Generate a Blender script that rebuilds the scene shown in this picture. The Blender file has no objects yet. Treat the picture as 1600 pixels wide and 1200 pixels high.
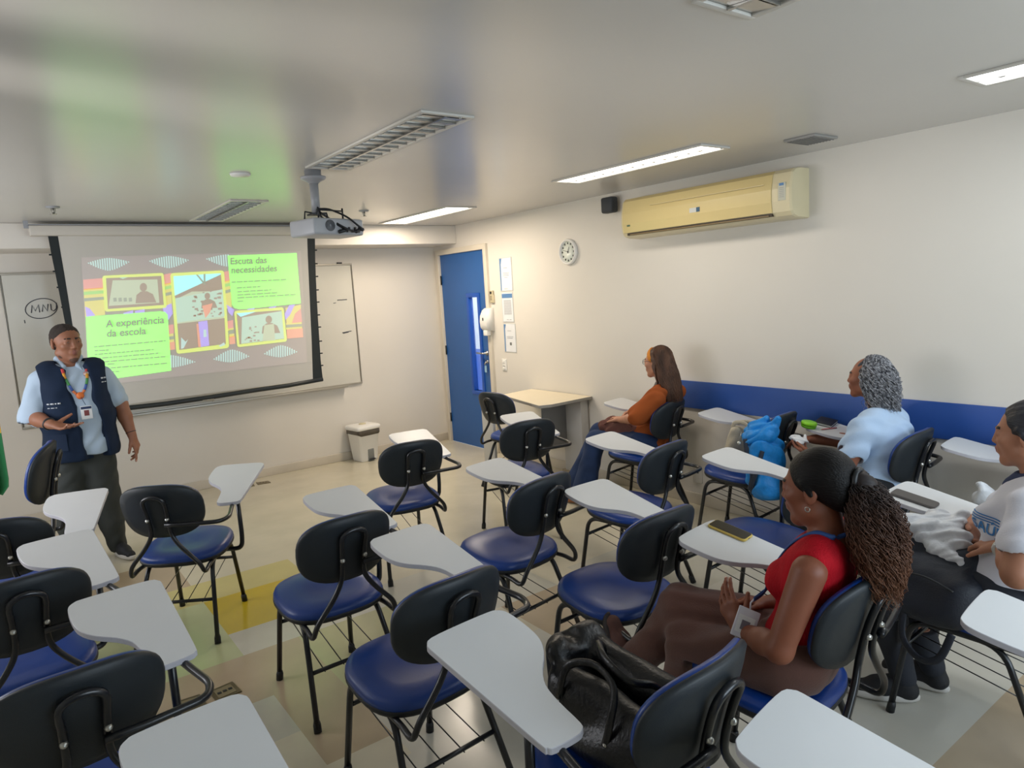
import bpy, bmesh, math, random
import numpy as np
from mathutils import Vector, Matrix

# ------------------------------------------------------------ camera, world, light, exposure
S = bpy.context.scene
C = S.collection
CAM_H = 1.6826
F_PX, YAW, PITCH, ROLL = 1091.83, 0.63285, 0.13409, -0.06058
def cam_axes():
    cy, sy = math.cos(YAW), math.sin(YAW); cp, sp = math.cos(PITCH), math.sin(PITCH)
    f = np.array([sy*cp, cy*cp, -sp]); r = np.array([cy, -sy, 0.]); u = np.cross(r, f)
    cr, sr = math.cos(ROLL), math.sin(ROLL)
    return cr*r+sr*u, -sr*r+cr*u, f
RX, UX, FX = cam_axes()
cd = bpy.data.cameras.new('camera'); cam = bpy.data.objects.new('camera', cd); C.objects.link(cam)
cd.sensor_fit = 'HORIZONTAL'; cd.sensor_width = 36; cd.lens = 36*F_PX/1600; cd.clip_start = 0.05
cam.matrix_world = Matrix(((RX[0], UX[0], -FX[0], 0), (RX[1], UX[1], -FX[1], 0), (RX[2], UX[2], -FX[2], CAM_H), (0, 0, 0, 1)))
S.camera = cam
S.view_settings.view_transform = 'Standard'; S.view_settings.look = 'None'
S.view_settings.gamma = 1; S.view_settings.use_curve_mapping = False
S.view_settings.exposure = 0.0
w = bpy.data.worlds.new('world'); S.world = w; w.use_nodes = True
w.node_tree.nodes['Background'].inputs[0].default_value = (0.75, 0.87, 1.0, 1)
w.node_tree.nodes['Background'].inputs[1].default_value = 1.2

XR, YF, ZC = 4.10, 6.92, 2.394          # right wall, front wall, ceiling
XL, YB = -1.45, -1.7                    # left wall, back wall (behind the camera)

def area(name, loc, rot, sx, sy, power, col):
    l = bpy.data.lights.new(name, 'AREA'); l.shape = 'RECTANGLE'; l.size = sx; l.size_y = sy; l.energy = power; l.color = col
    o = bpy.data.objects.new(name, l); C.objects.link(o); o.location = loc; o.rotation_euler = rot
    return o
# daylight through the back windows; the left light is fill added for the front
area('daylight_back', (2.3, YB-0.03, 1.5), (math.radians(90), 0, 0), 2.9, 1.3, 74, (0.74, 0.88, 1.0))
area('fill_left', (XL-0.03, 4.6, 1.5), (math.radians(90), 0, math.radians(-90)), 2.4, 1.2, 50, (0.98, 0.97, 1.0))

# added spot outside the left window; blind gaps turn it into ceiling streaks
gl = bpy.data.lights.new('streak_spot', 'SPOT'); gl.energy = 260; gl.color = (1.0, 0.95, 0.90); gl.shadow_soft_size = 0.035; gl.spot_size = math.radians(100); gl.spot_blend = 0.5
go = bpy.data.objects.new('streak_spot', gl); C.objects.link(go); go.location = (-1.72, 2.05, 1.30)
go.rotation_euler = Vector((1.0, 0.42, 0.95)).to_track_quat('-Z', 'Y').to_euler()

# ------------------------------------------------------------ helpers
def ray(px, py): return FX+RX*(px-800)/F_PX-UX*(py-600)/F_PX
def on_x(px, py, x):
    d = ray(px, py); t = x/d[0]; return np.array([x, d[1]*t, CAM_H+d[2]*t])
def on_y(px, py, y):
    d = ray(px, py); t = y/d[1]; return np.array([d[0]*t, y, CAM_H+d[2]*t])
def on_z(px, py, z=0.):
    d = ray(px, py); t = (z-CAM_H)/d[2]; return np.array([d[0]*t, d[1]*t, z])

def srgb(r, g=None, b=None):
    if g is None: r, g, b = r
    f = lambda c: (c/255/12.92) if c/255 <= 0.04045 else ((c/255+0.055)/1.055)**2.4
    return (f(r), f(g), f(b), 1)

def mat(name, col, rough=0.5, metal=0.0, spec=0.5, var=0.0, vscale=8.0, bump=0.0, bscale=60.0, coat=0.0, col2=None, emit=None, estr=0.0, alpha=1.0, trans=0.0, stretch=None, sheen=0.0):
    m = bpy.data.materials.new(name); m.use_nodes = True
    nt = m.node_tree; b = nt.nodes['Principled BSDF']
    if len(col) == 3: col = (*col, 1)
    b.inputs['Base Color'].default_value = col
    b.inputs['Roughness'].default_value = rough; b.inputs['Metallic'].default_value = metal
    b.inputs['Specular IOR Level'].default_value = spec; b.inputs['Coat Weight'].default_value = coat
    b.inputs['Alpha'].default_value = alpha; b.inputs['Transmission Weight'].default_value = trans
    b.inputs['Sheen Weight'].default_value = sheen
    tc = nt.nodes.new('ShaderNodeTexCoord'); mp = nt.nodes.new('ShaderNodeMapping')
    nt.links.new(tc.outputs['Object'], mp.inputs['Vector'])
    if stretch: mp.inputs['Scale'].default_value = stretch
    if var > 0 or col2 is not None:
        n = nt.nodes.new('ShaderNodeTexNoise'); n.inputs['Scale'].default_value = vscale; n.inputs['Detail'].default_value = 4
        nt.links.new(mp.outputs[0], n.inputs['Vector'])
        cr = nt.nodes.new('ShaderNodeValToRGB')
        c2 = col2 if col2 is not None else tuple(max(0, c*(1-var)) for c in col[:3])+(1,)
        c1 = col if col2 is not None else tuple(min(1, c*(1+var*0.5)) for c in col[:3])+(1,)
        cr.color_ramp.elements[0].position = 0.35; cr.color_ramp.elements[1].position = 0.65
        cr.color_ramp.elements[0].color = c2; cr.color_ramp.elements[1].color = c1
        nt.links.new(n.outputs['Fac'], cr.inputs[0]); nt.links.new(cr.outputs[0], b.inputs['Base Color'])
    if bump > 0:
        n2 = nt.nodes.new('ShaderNodeTexNoise'); n2.inputs['Scale'].default_value = bscale; n2.inputs['Detail'].default_value = 3
        nt.links.new(mp.outputs[0], n2.inputs['Vector'])
        bp = nt.nodes.new('ShaderNodeBump'); bp.inputs['Strength'].default_value = bump; bp.inputs['Distance'].default_value = 0.01
        nt.links.new(n2.outputs['Fac'], bp.inputs['Height']); nt.links.new(bp.outputs[0], b.inputs['Normal'])
    if emit is not None:
        b.inputs['Emission Color'].default_value = emit if len(emit) == 4 else (*emit, 1)
        b.inputs['Emission Strength'].default_value = estr
    return m

class MB:
    """collects geometry, then links it as one mesh object"""
    def __init__(s): s.v = []; s.f = []; s.m = []; s.sm = []
    def add(s, vs, fs, mi=0, smooth=True):
        o = len(s.v); s.v.extend([tuple(map(float, p)) for p in vs])
        for f in fs: s.f.append(tuple(i+o for i in f)); s.m.append(mi); s.sm.append(smooth)
    def box(s, lo, hi, mi=0, bev=0.0, M=None):
        lo = np.array(lo, float); hi = np.array(hi, float)
        if bev <= 0:
            vs = [(x, y, z) for x in (lo[0], hi[0]) for y in (lo[1], hi[1]) for z in (lo[2], hi[2])]
            fs = [(0, 1, 3, 2), (4, 6, 7, 5), (0, 4, 5, 1), (2, 3, 7, 6), (0, 2, 6, 4), (1, 5, 7, 3)]
            sm = False
        else:
            bm = bmesh.new(); bmesh.ops.create_cube(bm, size=1)
            for v in bm.verts: v.co = Vector([(lo[i]+hi[i])/2+v.co[i]*(hi[i]-lo[i]) for i in range(3)])
            bev = min(bev, 0.49*min(hi-lo))
            bmesh.ops.bevel(bm, geom=bm.edges[:], offset=bev, segments=3, profile=0.5, affect='EDGES')
            bm.verts.index_update()
            vs = [tuple(v.co) for v in bm.verts]; fs = [[v.index for v in f.verts] for f in bm.faces]; bm.free(); sm = True
        if M is not None: vs = [tuple(M @ Vector(p)) for p in vs]
        s.add(vs, fs, mi, sm)
    def tube(s, pts, r, n=8, mi=0, cap=True, closed=False, squash=None):
        P = [np.array(p, float) for p in pts]; N = len(P)
        R = r if hasattr(r, '__len__') else [r]*N
        T = []
        for i in range(N):
            a = P[i-1] if (i > 0 or closed) else P[i]; b = P[(i+1) % N] if (i < N-1 or closed) else P[i]
            t = b-a; T.append(t/(np.linalg.norm(t)+1e-12))
        ref = np.array([0, 0, 1.]) if abs(T[0][2]) < 0.9 else np.array([1., 0, 0])
        u = np.cross(T[0], ref); u /= np.linalg.norm(u); vs = []
        for i in range(N):
            u = u-T[i]*np.dot(u, T[i]); u /= (np.linalg.norm(u)+1e-12); v = np.cross(T[i], u)
            for k in range(n):
                a = 2*math.pi*k/n; o = math.cos(a)*u+math.sin(a)*v
                if squash is not None: ax = np.array(squash[0], float); o = o+ax*np.dot(o, ax)*(squash[1]-1)
                vs.append(P[i]+R[i]*o)
        fs = []
        for i in range(N if closed else N-1):
            j = (i+1) % N
            for k in range(n):
                fs.append((i*n+k, i*n+(k+1) % n, j*n+(k+1) % n, j*n+k))
        if cap and not closed:
            fs.append(tuple(range(n))[::-1]); fs.append(tuple((N-1)*n+k for k in range(n)))
        s.add(vs, fs, mi, True)
    def lathe(s, prof, n=24, mi=0, M=None, smooth=True):
        vs = []; fs = []
        for (r, z) in prof:
            for k in range(n):
                a = 2*math.pi*k/n; vs.append((r*math.cos(a), r*math.sin(a), z))
        m = len(prof)
        for i in range(m-1):
            for k in range(n): fs.append((i*n+k, i*n+(k+1) % n, (i+1)*n+(k+1) % n, (i+1)*n+k))
        fs.append(tuple(range(n))[::-1]); fs.append(tuple((m-1)*n+k for k in range(n)))
        if M is not None: vs = [tuple(M @ Vector(p)) for p in vs]
        s.add(vs, fs, mi, smooth)
    def rings(s, rings, mi=0, smooth=True, cap0=True, cap1=True):
        n = len(rings[0]); vs = [p for r in rings for p in r]; fs = []
        for i in range(len(rings)-1):
            for k in range(n): fs.append((i*n+k, i*n+(k+1) % n, (i+1)*n+(k+1) % n, (i+1)*n+k))
        if cap0: fs.append(tuple(range(n))[::-1])
        if cap1: fs.append(tuple((len(rings)-1)*n+k for k in range(n)))
        s.add(vs, fs, mi, smooth)
    def prism(s, poly, z0, z1, mi=0, bev=0.0, M=None, mi_side=None):
        """flat slab from an outline; bev rounds the rim a little"""
        poly = [np.array(p, float) for p in poly]; c = sum(poly)/len(poly)
        def ring(off, z):
            out = []
            n = len(poly)
            for i in range(n):
                t = poly[(i+1) % n]-poly[i-1]; t /= np.linalg.norm(t)+1e-12; nn = np.array([t[1], -t[0]])
                out.append((*(poly[i]-nn*off), z))
            return out
        if bev > 0: R = [ring(bev, z0), ring(0, z0+bev), ring(0, z1-bev), ring(bev, z1)]
        else: R = [ring(0, z0), ring(0, z1)]
        if M is not None: R = [[tuple(M @ Vector(p)) for p in r] for r in R]
        n = len(poly)
        s.rings(R, mi if mi_side is None else mi_side, False, False, False)
        o = len(s.v); s.v.extend(R[0]); s.f.append(tuple(o+i for i in range(n))[::-1]); s.m.append(mi); s.sm.append(False)
        o = len(s.v); s.v.extend(R[-1]); s.f.append(tuple(o+i for i in range(n))); s.m.append(mi); s.sm.append(False)
    def build(s, name, mats, parent=None, flip=True):
        me = bpy.data.meshes.new(name); me.from_pydata([tuple(map(float, p)) for p in s.v], [], s.f)
        if not isinstance(mats, (list, tuple)): mats = [mats]
        for m in mats: me.materials.append(m)
        me.polygons.foreach_set('material_index', s.m); me.polygons.foreach_set('use_smooth', s.sm)
        me.update()
        bm = bmesh.new(); bm.from_mesh(me); bmesh.ops.recalc_face_normals(bm, faces=bm.faces); bm.to_mesh(me); bm.free()
        o = bpy.data.objects.new(name, me); C.objects.link(o)
        if parent is not None: o.parent = parent
        return o

def empty(name, loc=(0, 0, 0), rz=0.0):
    o = bpy.data.objects.new(name, None); C.objects.link(o); o.location = tuple(map(float, loc)); o.rotation_euler = (0, 0, rz); o.empty_display_size = 0.1
    return o
def tag(o, label=None, cat=None, group=None, kind=None):
    if label: o['label'] = label
    if cat: o['category'] = cat
    if group: o['group'] = group
    if kind: o['kind'] = kind
    return o
def copy_tree(o, parent=None):
    c = o.copy(); C.objects.link(c); c.parent = parent
    for ch in list(o.children): copy_tree(ch, c)
    return c
def fillet(pts, rad, n=5):
    """round the corners of a polyline"""
    P = [np.array(p, float) for p in pts]; out = [P[0]]
    for i in range(1, len(P)-1):
        a, b, c = P[i-1], P[i], P[i+1]; l1 = np.linalg.norm(a-b); l2 = np.linalg.norm(c-b)
        r = min(rad, l1*0.49, l2*0.49); p0 = b+(a-b)/l1*r; p1 = b+(c-b)/l2*r
        for k in range(n+1):
            t = k/n; out.append((1-t)**2*p0+2*t*(1-t)*b+t*t*p1)
    out.append(P[-1]); return out
def spline(pts, n=6, closed=False):
    P = [np.array(p, float) for p in pts]; N = len(P); out = []
    rng = range(N) if closed else range(N-1)
    for i in rng:
        if closed: p0, p1, p2, p3 = P[i-1], P[i], P[(i+1) % N], P[(i+2) % N]
        else: p0 = P[max(i-1, 0)]; p1 = P[i]; p2 = P[i+1]; p3 = P[min(i+2, N-1)]
        for k in range(n):
            t = k/n
            out.append(0.5*((2*p1)+(-p0+p2)*t+(2*p0-5*p1+4*p2-p3)*t*t+(-p0+3*p1-3*p2+p3)*t**3))
    if not closed: out.append(P[-1])
    return out
def text_mesh(txt, size=1.0, bold=0.0):
    cu = bpy.data.curves.new('txt', 'FONT'); cu.body = txt; cu.size = size; cu.resolution_u = 3; cu.offset = bold
    o = bpy.data.objects.new('txt', cu); C.objects.link(o)
    bpy.context.view_layer.update()
    me = bpy.data.meshes.new_from_object(o.evaluated_get(bpy.context.evaluated_depsgraph_get()))
    vs = [tuple(v.co) for v in me.vertices]; fs = [tuple(p.vertices) for p in me.polygons]
    bpy.data.objects.remove(o); bpy.data.curves.remove(cu); bpy.data.meshes.remove(me)
    return vs, fs
def place_text(mb, txt, size, fn, mi=0, bold=0.0, width=None):
    vs, fs = text_mesh(txt, size, bold)
    if width:
        xm = max(v[0] for v in vs); k = width/xm; vs = [(v[0]*k, v[1], v[2]) for v in vs]
    mb.add([fn(v[0], v[1]) for v in vs], fs, mi, False)

# ------------------------------------------------------------ materials
M_wall = mat('wall_paint', srgb(222, 216, 206), 0.5, spec=0.4, bump=0.03, bscale=240, var=0.02, vscale=1.5)
M_ceil = mat('ceiling_gloss_paint', srgb(200, 197, 192), 0.25, spec=0.9, bump=0.012, bscale=5, var=0.02, vscale=1.0)
M_trimw = mat('cream_paint', srgb(212, 203, 186), 0.4, var=0.04, vscale=3)
M_skirt = mat('skirting_paint', srgb(205, 196, 180), 0.35, var=0.06, vscale=4)
M_bluedoor = mat('blue_door_paint', srgb(38, 92, 158), 0.38, var=0.05, vscale=2, bump=0.02, bscale=120)
M_blueband = mat('blue_wall_panel', srgb(36, 76, 150), 0.45, var=0.05, vscale=3, bump=0.02, bscale=200)
M_black = mat('black_tube', srgb(17, 20, 26), 0.28, spec=0.55, bump=0.02, bscale=100)
M_shell = mat('black_plastic_shell', srgb(31, 37, 42), 0.48, spec=0.4, bump=0.08, bscale=420)
M_vinyl = mat('blue_vinyl', srgb(10, 56, 132), 0.36, spec=0.55, bump=0.05, bscale=300, var=0.06, vscale=6)
M_rim = mat('black_rubber', srgb(20, 23, 27), 0.55)
M_lam = mat('white_laminate', srgb(214, 216, 218), 0.35, spec=0.4, var=0.015, vscale=5)
M_lamedge = mat('grey_edge_band', srgb(188, 187, 194), 0.4)
M_steel = mat('zinc_bolt', srgb(190, 190, 185), 0.3, metal=0.9)
M_chrome = mat('brushed_steel', srgb(180, 178, 170), 0.3, metal=1.0)
M_dark = mat('dark_plastic', srgb(28, 30, 34), 0.45)
M_white = mat('white_plastic', srgb(232, 230, 224), 0.4, var=0.02, vscale=6)
M_grey = mat('grey_plastic', srgb(150, 152, 156), 0.45, var=0.03, vscale=9)
M_wbd = mat('whiteboard_enamel', srgb(212, 209, 198), 0.22, spec=0.6, var=0.03, vscale=2.5)
M_alu = mat('aluminium_frame', srgb(178, 174, 164), 0.35, metal=0.6)
M_screen = mat('screen_fabric', srgb(204, 200, 192), 0.8, var=0.01, vscale=4)
M_ink = mat('marker_ink', srgb(70, 72, 80), 0.7)
M_paper = mat('paper', srgb(228, 230, 232), 0.6, var=0.02, vscale=20)
M_blueink = mat('blue_print', srgb(88, 130, 178), 0.6)
M_lightgl = mat('lamp_glow', (1, 0.97, 0.9), 0.5, emit=(1, 0.955, 0.87), estr=4.5)
M_lightcool = mat('lamp_glow_cool', (0.95, 0.98, 1), 0.5, emit=(0.92, 0.97, 1), estr=4.5)

# ------------------------------------------------------------ room
def struct(name, mb, mats): return tag(mb.build(name, mats), kind='structure')
# floor with inlaid colour tiles (each tile a face of the floor)
fl_cols = [srgb(206, 198, 176), srgb(196, 170, 40), srgb(200, 188, 128), srgb(184, 188, 146), srgb(192, 188, 174), srgb(182, 164, 138), srgb(182, 178, 140), srgb(198, 194, 182)]
M_floor = []
for i, c in enumerate(fl_cols):
    m = mat('vinyl_tile', c, 0.22, spec=0.5, col2=tuple(x*0.9 for x in c[:3])+(1,), vscale=3.2, bump=0.015, bscale=9)
    M_floor.append(m)
patches = [  # x0, x1, y0, y1, colour
    (.78, 1.38, 3.68, 4.20, 1), (.78, 1.38, 4.20, 4.52, 2), (.20, .78, 4.20, 4.52, 2), (.20, .78, 3.40, 4.20, 3), (.20, .78, 4.52, 5.1, 5),
    (.78, 2.3, 3.40, 3.68, 7), (.15, 1.05, 2.95, 3.40, 5), (1.05, 1.72, 2.62, 3.40, 6), (.15, .78, 2.62, 2.95, 4), (.78, 1.05, 2.35, 2.95, 5),
    (1.72, 2.4, 2.95, 3.40, 4), (1.05, 2.0, 2.2, 2.62, 7), (2.0, 2.6, 2.35, 2.95, 5), (2.6, 3.3, 2.35, 3.1, 4), (2.0, 3.4, 1.5, 2.35, 7),
    (2.0, 4.1, .55, .95, 5), (2.0, 4.1, .95, 1.5, 7), (1.0, 2.0, .9, 2.2, 7)]
xs = sorted({XL, XR, *[p[0] for p in patches], *[p[1] for p in patches]}); ys = sorted({YB, YF, *[p[2] for p in patches], *[p[3] for p in patches]})
mb = MB(); nx, ny = len(xs), len(ys)
mb.add([(x, y, 0) for y in ys for x in xs], [])
for j in range(ny-1):
    for i in range(nx-1):
        cx, cy = (xs[i]+xs[i+1])/2, (ys[j]+ys[j+1])/2; c = 0
        for p in patches:
            if p[0] < cx < p[1] and p[2] < cy < p[3]: c = p[4]
        a = j*nx+i; mb.f.append((a, a+1, a+nx+1, a+nx)); mb.m.append(c); mb.sm.append(False)
mb.box((XL, YB, -0.1), (XR, YF, -0.02), 0)
struct('floor', mb, M_floor)
mb = MB(); mb.box((XL-.1, YB-.1, ZC), (XR+.1, YF+.1, ZC+.1)); struct('ceiling', mb, M_ceil)
mb = MB(); mb.box((XL, 6.44, 2.205), (XR, YF, ZC), 0, 0.006); struct('trim_1', mb, M_wall)       # beam above the whiteboard
mb = MB(); mb.box((XL-.1, YF, 0), (XR+.1, YF+.1, ZC)); struct('wall_front', mb, M_wall)
# door geometry on the right wall
d_tl = on_x(686.6, 399.8, XR); d_tr = on_x(756.5, 389, XR)
DY1, DY0, DZ = float(on_x(709, 687.9, XR)[1]*0.5+d_tl[1]*0.5), float(on_x(777.5, 705.3, XR)[1]*0.5+d_tr[1]*0.5), float((d_tl[2]+d_tr[2])/2)
mb = MB(); mb.box((XR, YB-.1, 0), (XR+.1, DY0-.02, ZC)); mb.box((XR, DY1+.02, 0), (XR+.1, YF+.1, ZC)); mb.box((XR, DY0-.02, DZ+.02), (XR+.1, DY1+.02, ZC))
struct('wall_right', mb, M_wall)
def wall_with_hole(name, axis, pos, a0, a1, h0, h1, zb, zt):
    mb = MB()
    for (p0, p1, z0, z1) in ((a0, h0, 0, ZC), (h1, a1, 0, ZC), (h0, h1, 0, zb), (h0, h1, zt, ZC)):
        if axis == 'x': mb.box((pos, p0, z0), (pos+.1, p1, z1))
        else: mb.box((p0, pos, z0), (p1, pos+.1, z1))
    struct(name, mb, M_wall)
mb = MB()
for (p0, p1, z0, z1) in ((YB-.1, 1.1, 0, ZC), (3.3, 3.4, 0, ZC), (5.8, YF+.1, 0, ZC), (1.1, 3.3, 0, .9), (1.1, 3.3, 2.0, ZC), (3.4, 5.8, 0, .9), (3.4, 5.8, 2.1, ZC)): mb.box((XL-.1, p0, z0), (XL, p1, z1))
struct('wall_left', mb, M_wall)
mb = MB()
for y in (3.4, 4.57, 5.74): mb.box((XL-.07, y, .9), (XL-.02, y+.06, 2.1))
mb.box((XL-.07, 3.4, .9), (XL-.02, 5.8, .96)); mb.box((XL-.07, 3.4, 2.04), (XL-.02, 5.8, 2.1)); struct('fill_window', mb, M_alu)  # unseen window, added to go with the fill light on the screen side
wall_with_hole('wall_back', 'y', YB-.1, XL, XR, .8, 3.8, .85, 2.2)
M_glass = mat('window_glass', (0.9, 0.95, 1), 0.05, trans=1.0, alpha=0.15)
mb = MB()
for x in (.8, 2.27, 3.74): mb.box((x, YB-.07, .85), (x+.06, YB-.02, 2.2), 0)
mb.box((.8, YB-.07, .85), (3.8, YB-.02, .91)); mb.box((.8, YB-.07, 2.14), (3.8, YB-.02, 2.2)); struct('window_1', mb, M_alu)
mb = MB()
for y in (1.1, 2.17, 3.24): mb.box((XL-.07, y, .9), (XL-.02, y+.06, 2.0))
mb.box((XL-.07, 1.1, .9), (XL-.02, 3.3, .96)); mb.box((XL-.07, 1.1, 1.94), (XL-.02, 3.3, 2.0)); struct('window_2', mb, M_alu)
M_blind = mat('blind_fabric', srgb(206, 204, 198), 0.8); mb = MB(); y = 1.08
for (a, b) in ((1.0, 2.020), (2.050, 2.122), (2.150, 2.208), (2.226, 3.4)): mb.box((XL+.015, a, .85), (XL+.022, b, 2.06))
struct('streak_blind', mb, M_blind)  # unseen blind, added; its gaps are spaced to shape the ceiling streaks
# skirting
def skirt(name, lo, hi):
    mb = MB(); mb.box(lo, hi, 0, .004); struct(name, mb, M_skirt)
skirt('baseboard_front', (XL, YF-.018, 0), (XR, YF, .085))
skirt('baseboard_right', (XR-.018, YB, 0), (XR, DY0-.08, .085))
mb = MB(); mb.box((XR-.014, YB, .732), (XR, 3.45, .935), 0, .002); struct('trim_2', mb, M_blueband)   # blue chair rail panel

# door
fr = MB(); t = .055
fr.box((XR-.03, DY1, 0), (XR+.09, DY1+t, DZ+.01), 0, .004); fr.box((XR-.03, DY0-t, 0), (XR+.09, DY0, DZ+.01), 0, .004); fr.box((XR-.0305, DY0-t-.0005, DZ), (XR+.09, DY1+t+.0005, DZ+t+.0005), 0, .004)
struct('trim_3', fr, M_trimw)
w0 = on_x(733, 465, XR); w1 = on_x(745, 464, XR); w2 = on_x(753, 611, XR)
WY1, WY0, WZ1, WZ0 = float(w0[1]), float(w1[1])-.012, float(w0[2]), float(w2[2])
door = empty('door_1', (XR, (DY0+DY1)/2, 0)); tag(door, kind='structure')
def dl(p): return (p[0]-XR, p[1]-(DY0+DY1)/2, p[2])
mb = MB()
for (a, b, z0, z1) in ((DY0, WY0-.01, .001, DZ), (WY1+.01, DY1, .001, DZ), (WY0-.01, WY1+.01, .001, WZ0), (WY0-.01, WY1+.01, WZ1, DZ)):
    mb.box(dl((XR+.0, a, z0)), dl((XR+.04, b, z1)), 0)
mb.build('door_leaf', M_bluedoor, door)
M_bluefr = mat('blue_window_moulding', srgb(18, 78, 170), 0.35)
mb = MB()
for i_, (a, b, z0, z1) in enumerate(((WY0-.045, WY0, WZ0-.01, WZ1+.01), (WY1, WY1+.045, WZ0-.01, WZ1+.01), (WY0-.0455, WY1+.0455, WZ0-.045, WZ0), (WY0-.0455, WY1+.0455, WZ1, WZ1+.045))):
    mb.box(dl((XR-.012-.0005*(i_ > 1), a, z0)), dl((XR+.045, b, z1)), 0, .004)
mb.build('window_moulding', M_bluefr, door)
mb = MB(); mb.box(dl((XR+.02, WY0, WZ0)), dl((XR+.026, WY1, WZ1))); mb.build('glass_pane', M_glass, door)
mb = MB(); hz = float(on_x(765, 552, XR)[2]); hy = DY0+.07
mb.lathe([(0, 0), (.024, 0), (.024, .008), (.009, .010), (.009, .045), (0, .045)], 16, M=Matrix.Translation(dl((XR, hy, hz))) @ Matrix.Rotation(-math.pi/2, 4, 'Y'))
mb.tube(fillet([dl((XR-.045, hy-.005, hz)), dl((XR-.05, hy+.05, hz)), dl((XR-.042, hy+.13, hz+.002))], .02), .009, 8)
mb.build('door_handle', M_chrome, door)
mb = MB(); mb.lathe([(0, 0), (.018, 0), (.018, .01), (0, .01)], 14, M=Matrix.Translation(dl((XR, hy, hz-.09))) @ Matrix.Rotation(-math.pi/2, 4, 'Y'))
mb.tube([dl((XR-.02, hy, hz-.09)), dl((XR-.03, hy+.02, hz-.12))], .008, 6); mb.build('lock_with_key', M_chrome, door)
mb = MB(); mb.box(dl((XR-.022, hy+.0, hz-.20)), dl((XR-.018, hy+.035, hz-.13))); mb.build('key_tag', mat('pale_tag', srgb(150, 190, 215), .5), door)
for z in (1.83, 1.05, .28):
    mb = MB(); mb.tube([dl((XR-.01, DY1-.004, z-.05)), dl((XR-.01, DY1-.004, z+.05))], .008, 8); mb.build('hinge', M_dark, door)
# corridor seen through the door glass
M_corr = mat('corridor_wall', srgb(225, 228, 235), 0.7)
mb = MB(); mb.box((XR+.9, 5.0, 0), (XR+.95, 8.6, .95), 1); mb.box((XR+.9, 5.0, .95), (XR+.95, 8.6, 2.5), 0); mb.box((XR+.1, 5.0, -.02), (XR+.9, 8.6, 0), 0)
struct('wall_corridor', mb, [M_corr, mat('corridor_blue', srgb(70, 110, 200), .6)])
area('corridor_light', (XR+.5, 6.8, 2.45), (0, 0, 0), .5, 2.0, 34, (0.86, 0.92, 1.0))
# ------------------------------------------------------------ ceiling lights
M_louver = mat('louvre_aluminium', srgb(168, 166, 160), 0.22, metal=0.75)
M_lampfr = mat('lamp_frame_white', srgb(206, 202, 194), 0.4)
M_inner = mat('lamp_reflector', srgb(150, 148, 142), 0.3, metal=0.5)
M_tube = mat('unlit_tube', srgb(200, 200, 196), 0.25)
def lamp(x0, x1, y0, y1, lit, label, col=None, power=0, glow=None):
    t = empty('ceiling_light', ((x0+x1)/2, (y0+y1)/2, ZC)); tag(t, label, 'ceiling light', 'recessed louvre ceiling lights')
    hx, hy = (x1-x0)/2, (y1-y0)/2; fr = .022
    mb = MB()
    for (a, b, c, d) in ((-hx, -hx+fr, -hy+fr, hy-fr), (hx-fr, hx, -hy+fr, hy-fr), (-hx, hx, -hy, -hy+fr), (-hx, hx, hy-fr, hy)):
        mb.box((a, c, -.010), (b, d, .0), 0, .002)
    mb.build('frame', M_lampfr, t)
    ix, iy = hx-fr, hy-fr
    mb = MB(); mb.box((-ix, -iy, -.0022), (ix, iy, -.0012)); mb.build('reflector', glow if lit else M_inner, t)
    if lit:
        l = area('tube_light', (0, 0, -.02), (0, 0, 0), ix*2*.9, iy*2*.95, power, col); l.parent = t
    mb = MB(); mb.box((-.006, -iy, -.013), (.006, iy, -.0025))
    n = int(iy*2/.085)
    for i in range(1, n):
        y = -iy+i*2*iy/n; mb.box((-ix, y-.0015, -.012), (ix, y+.0015, -.0025))
    if lit:
        mb = MB(); mb.box((-.003, -iy, -.0125), (.003, iy, -.0105))
        for i in range(1, n):
            y = -iy+i*2*iy/n; mb.box((-.012, y-.01, -.013), (.012, y+.01, -.0025))
    else:
        for s in (-1, 1):
            for i in range(n):
                y = -iy+(i+.5)*2*iy/n
                mb.add([(s*ix*.08, y-.036, -.011), (s*ix*.96, y-.036, -.011), (s*ix*.96, y+.036, -.004), (s*ix*.08, y+.036, -.004)], [(0, 1, 2, 3)], 0, False)
    mb.build('louvre', M_louver, t)
    mb = MB(); mb.lathe([(0, -.016), (.006, -.014), (.006, -.009), (0, -.009)], 8, M=Matrix.Translation((hx*.5, -hy+.011, 0))); mb.build('catch', M_steel, t)
    return t
lamp(1.44, 1.69, 2.45, 3.70, False, 'unlit long louvred ceiling light right behind the projector mount')
lamp(1.39, 1.65, 4.96, 6.16, False, 'unlit louvred ceiling light just above the projection screen')
lamp(1.55, 1.80, -.05, 1.235, False, 'unlit louvred ceiling light cut off by the top edge of the photo')
warm = (1.0, 0.86, 0.66)
lamp(3.12, 3.42, 5.01, 6.27, True, 'lit ceiling light nearest the blue door', (1.0, .84, .66), 29, M_lightgl)
lamp(3.16, 3.41, 2.47, 3.72, True, 'lit ceiling light beside the air conditioner with black dots down its middle', (1.0, .90, .78), 6.5, M_lightgl)
lamp(3.12, 3.37, -.02, 1.22, True, 'lit ceiling light at the top right edge of the photo', (.90, .96, 1.0), 9, M_lightcool)

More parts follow.
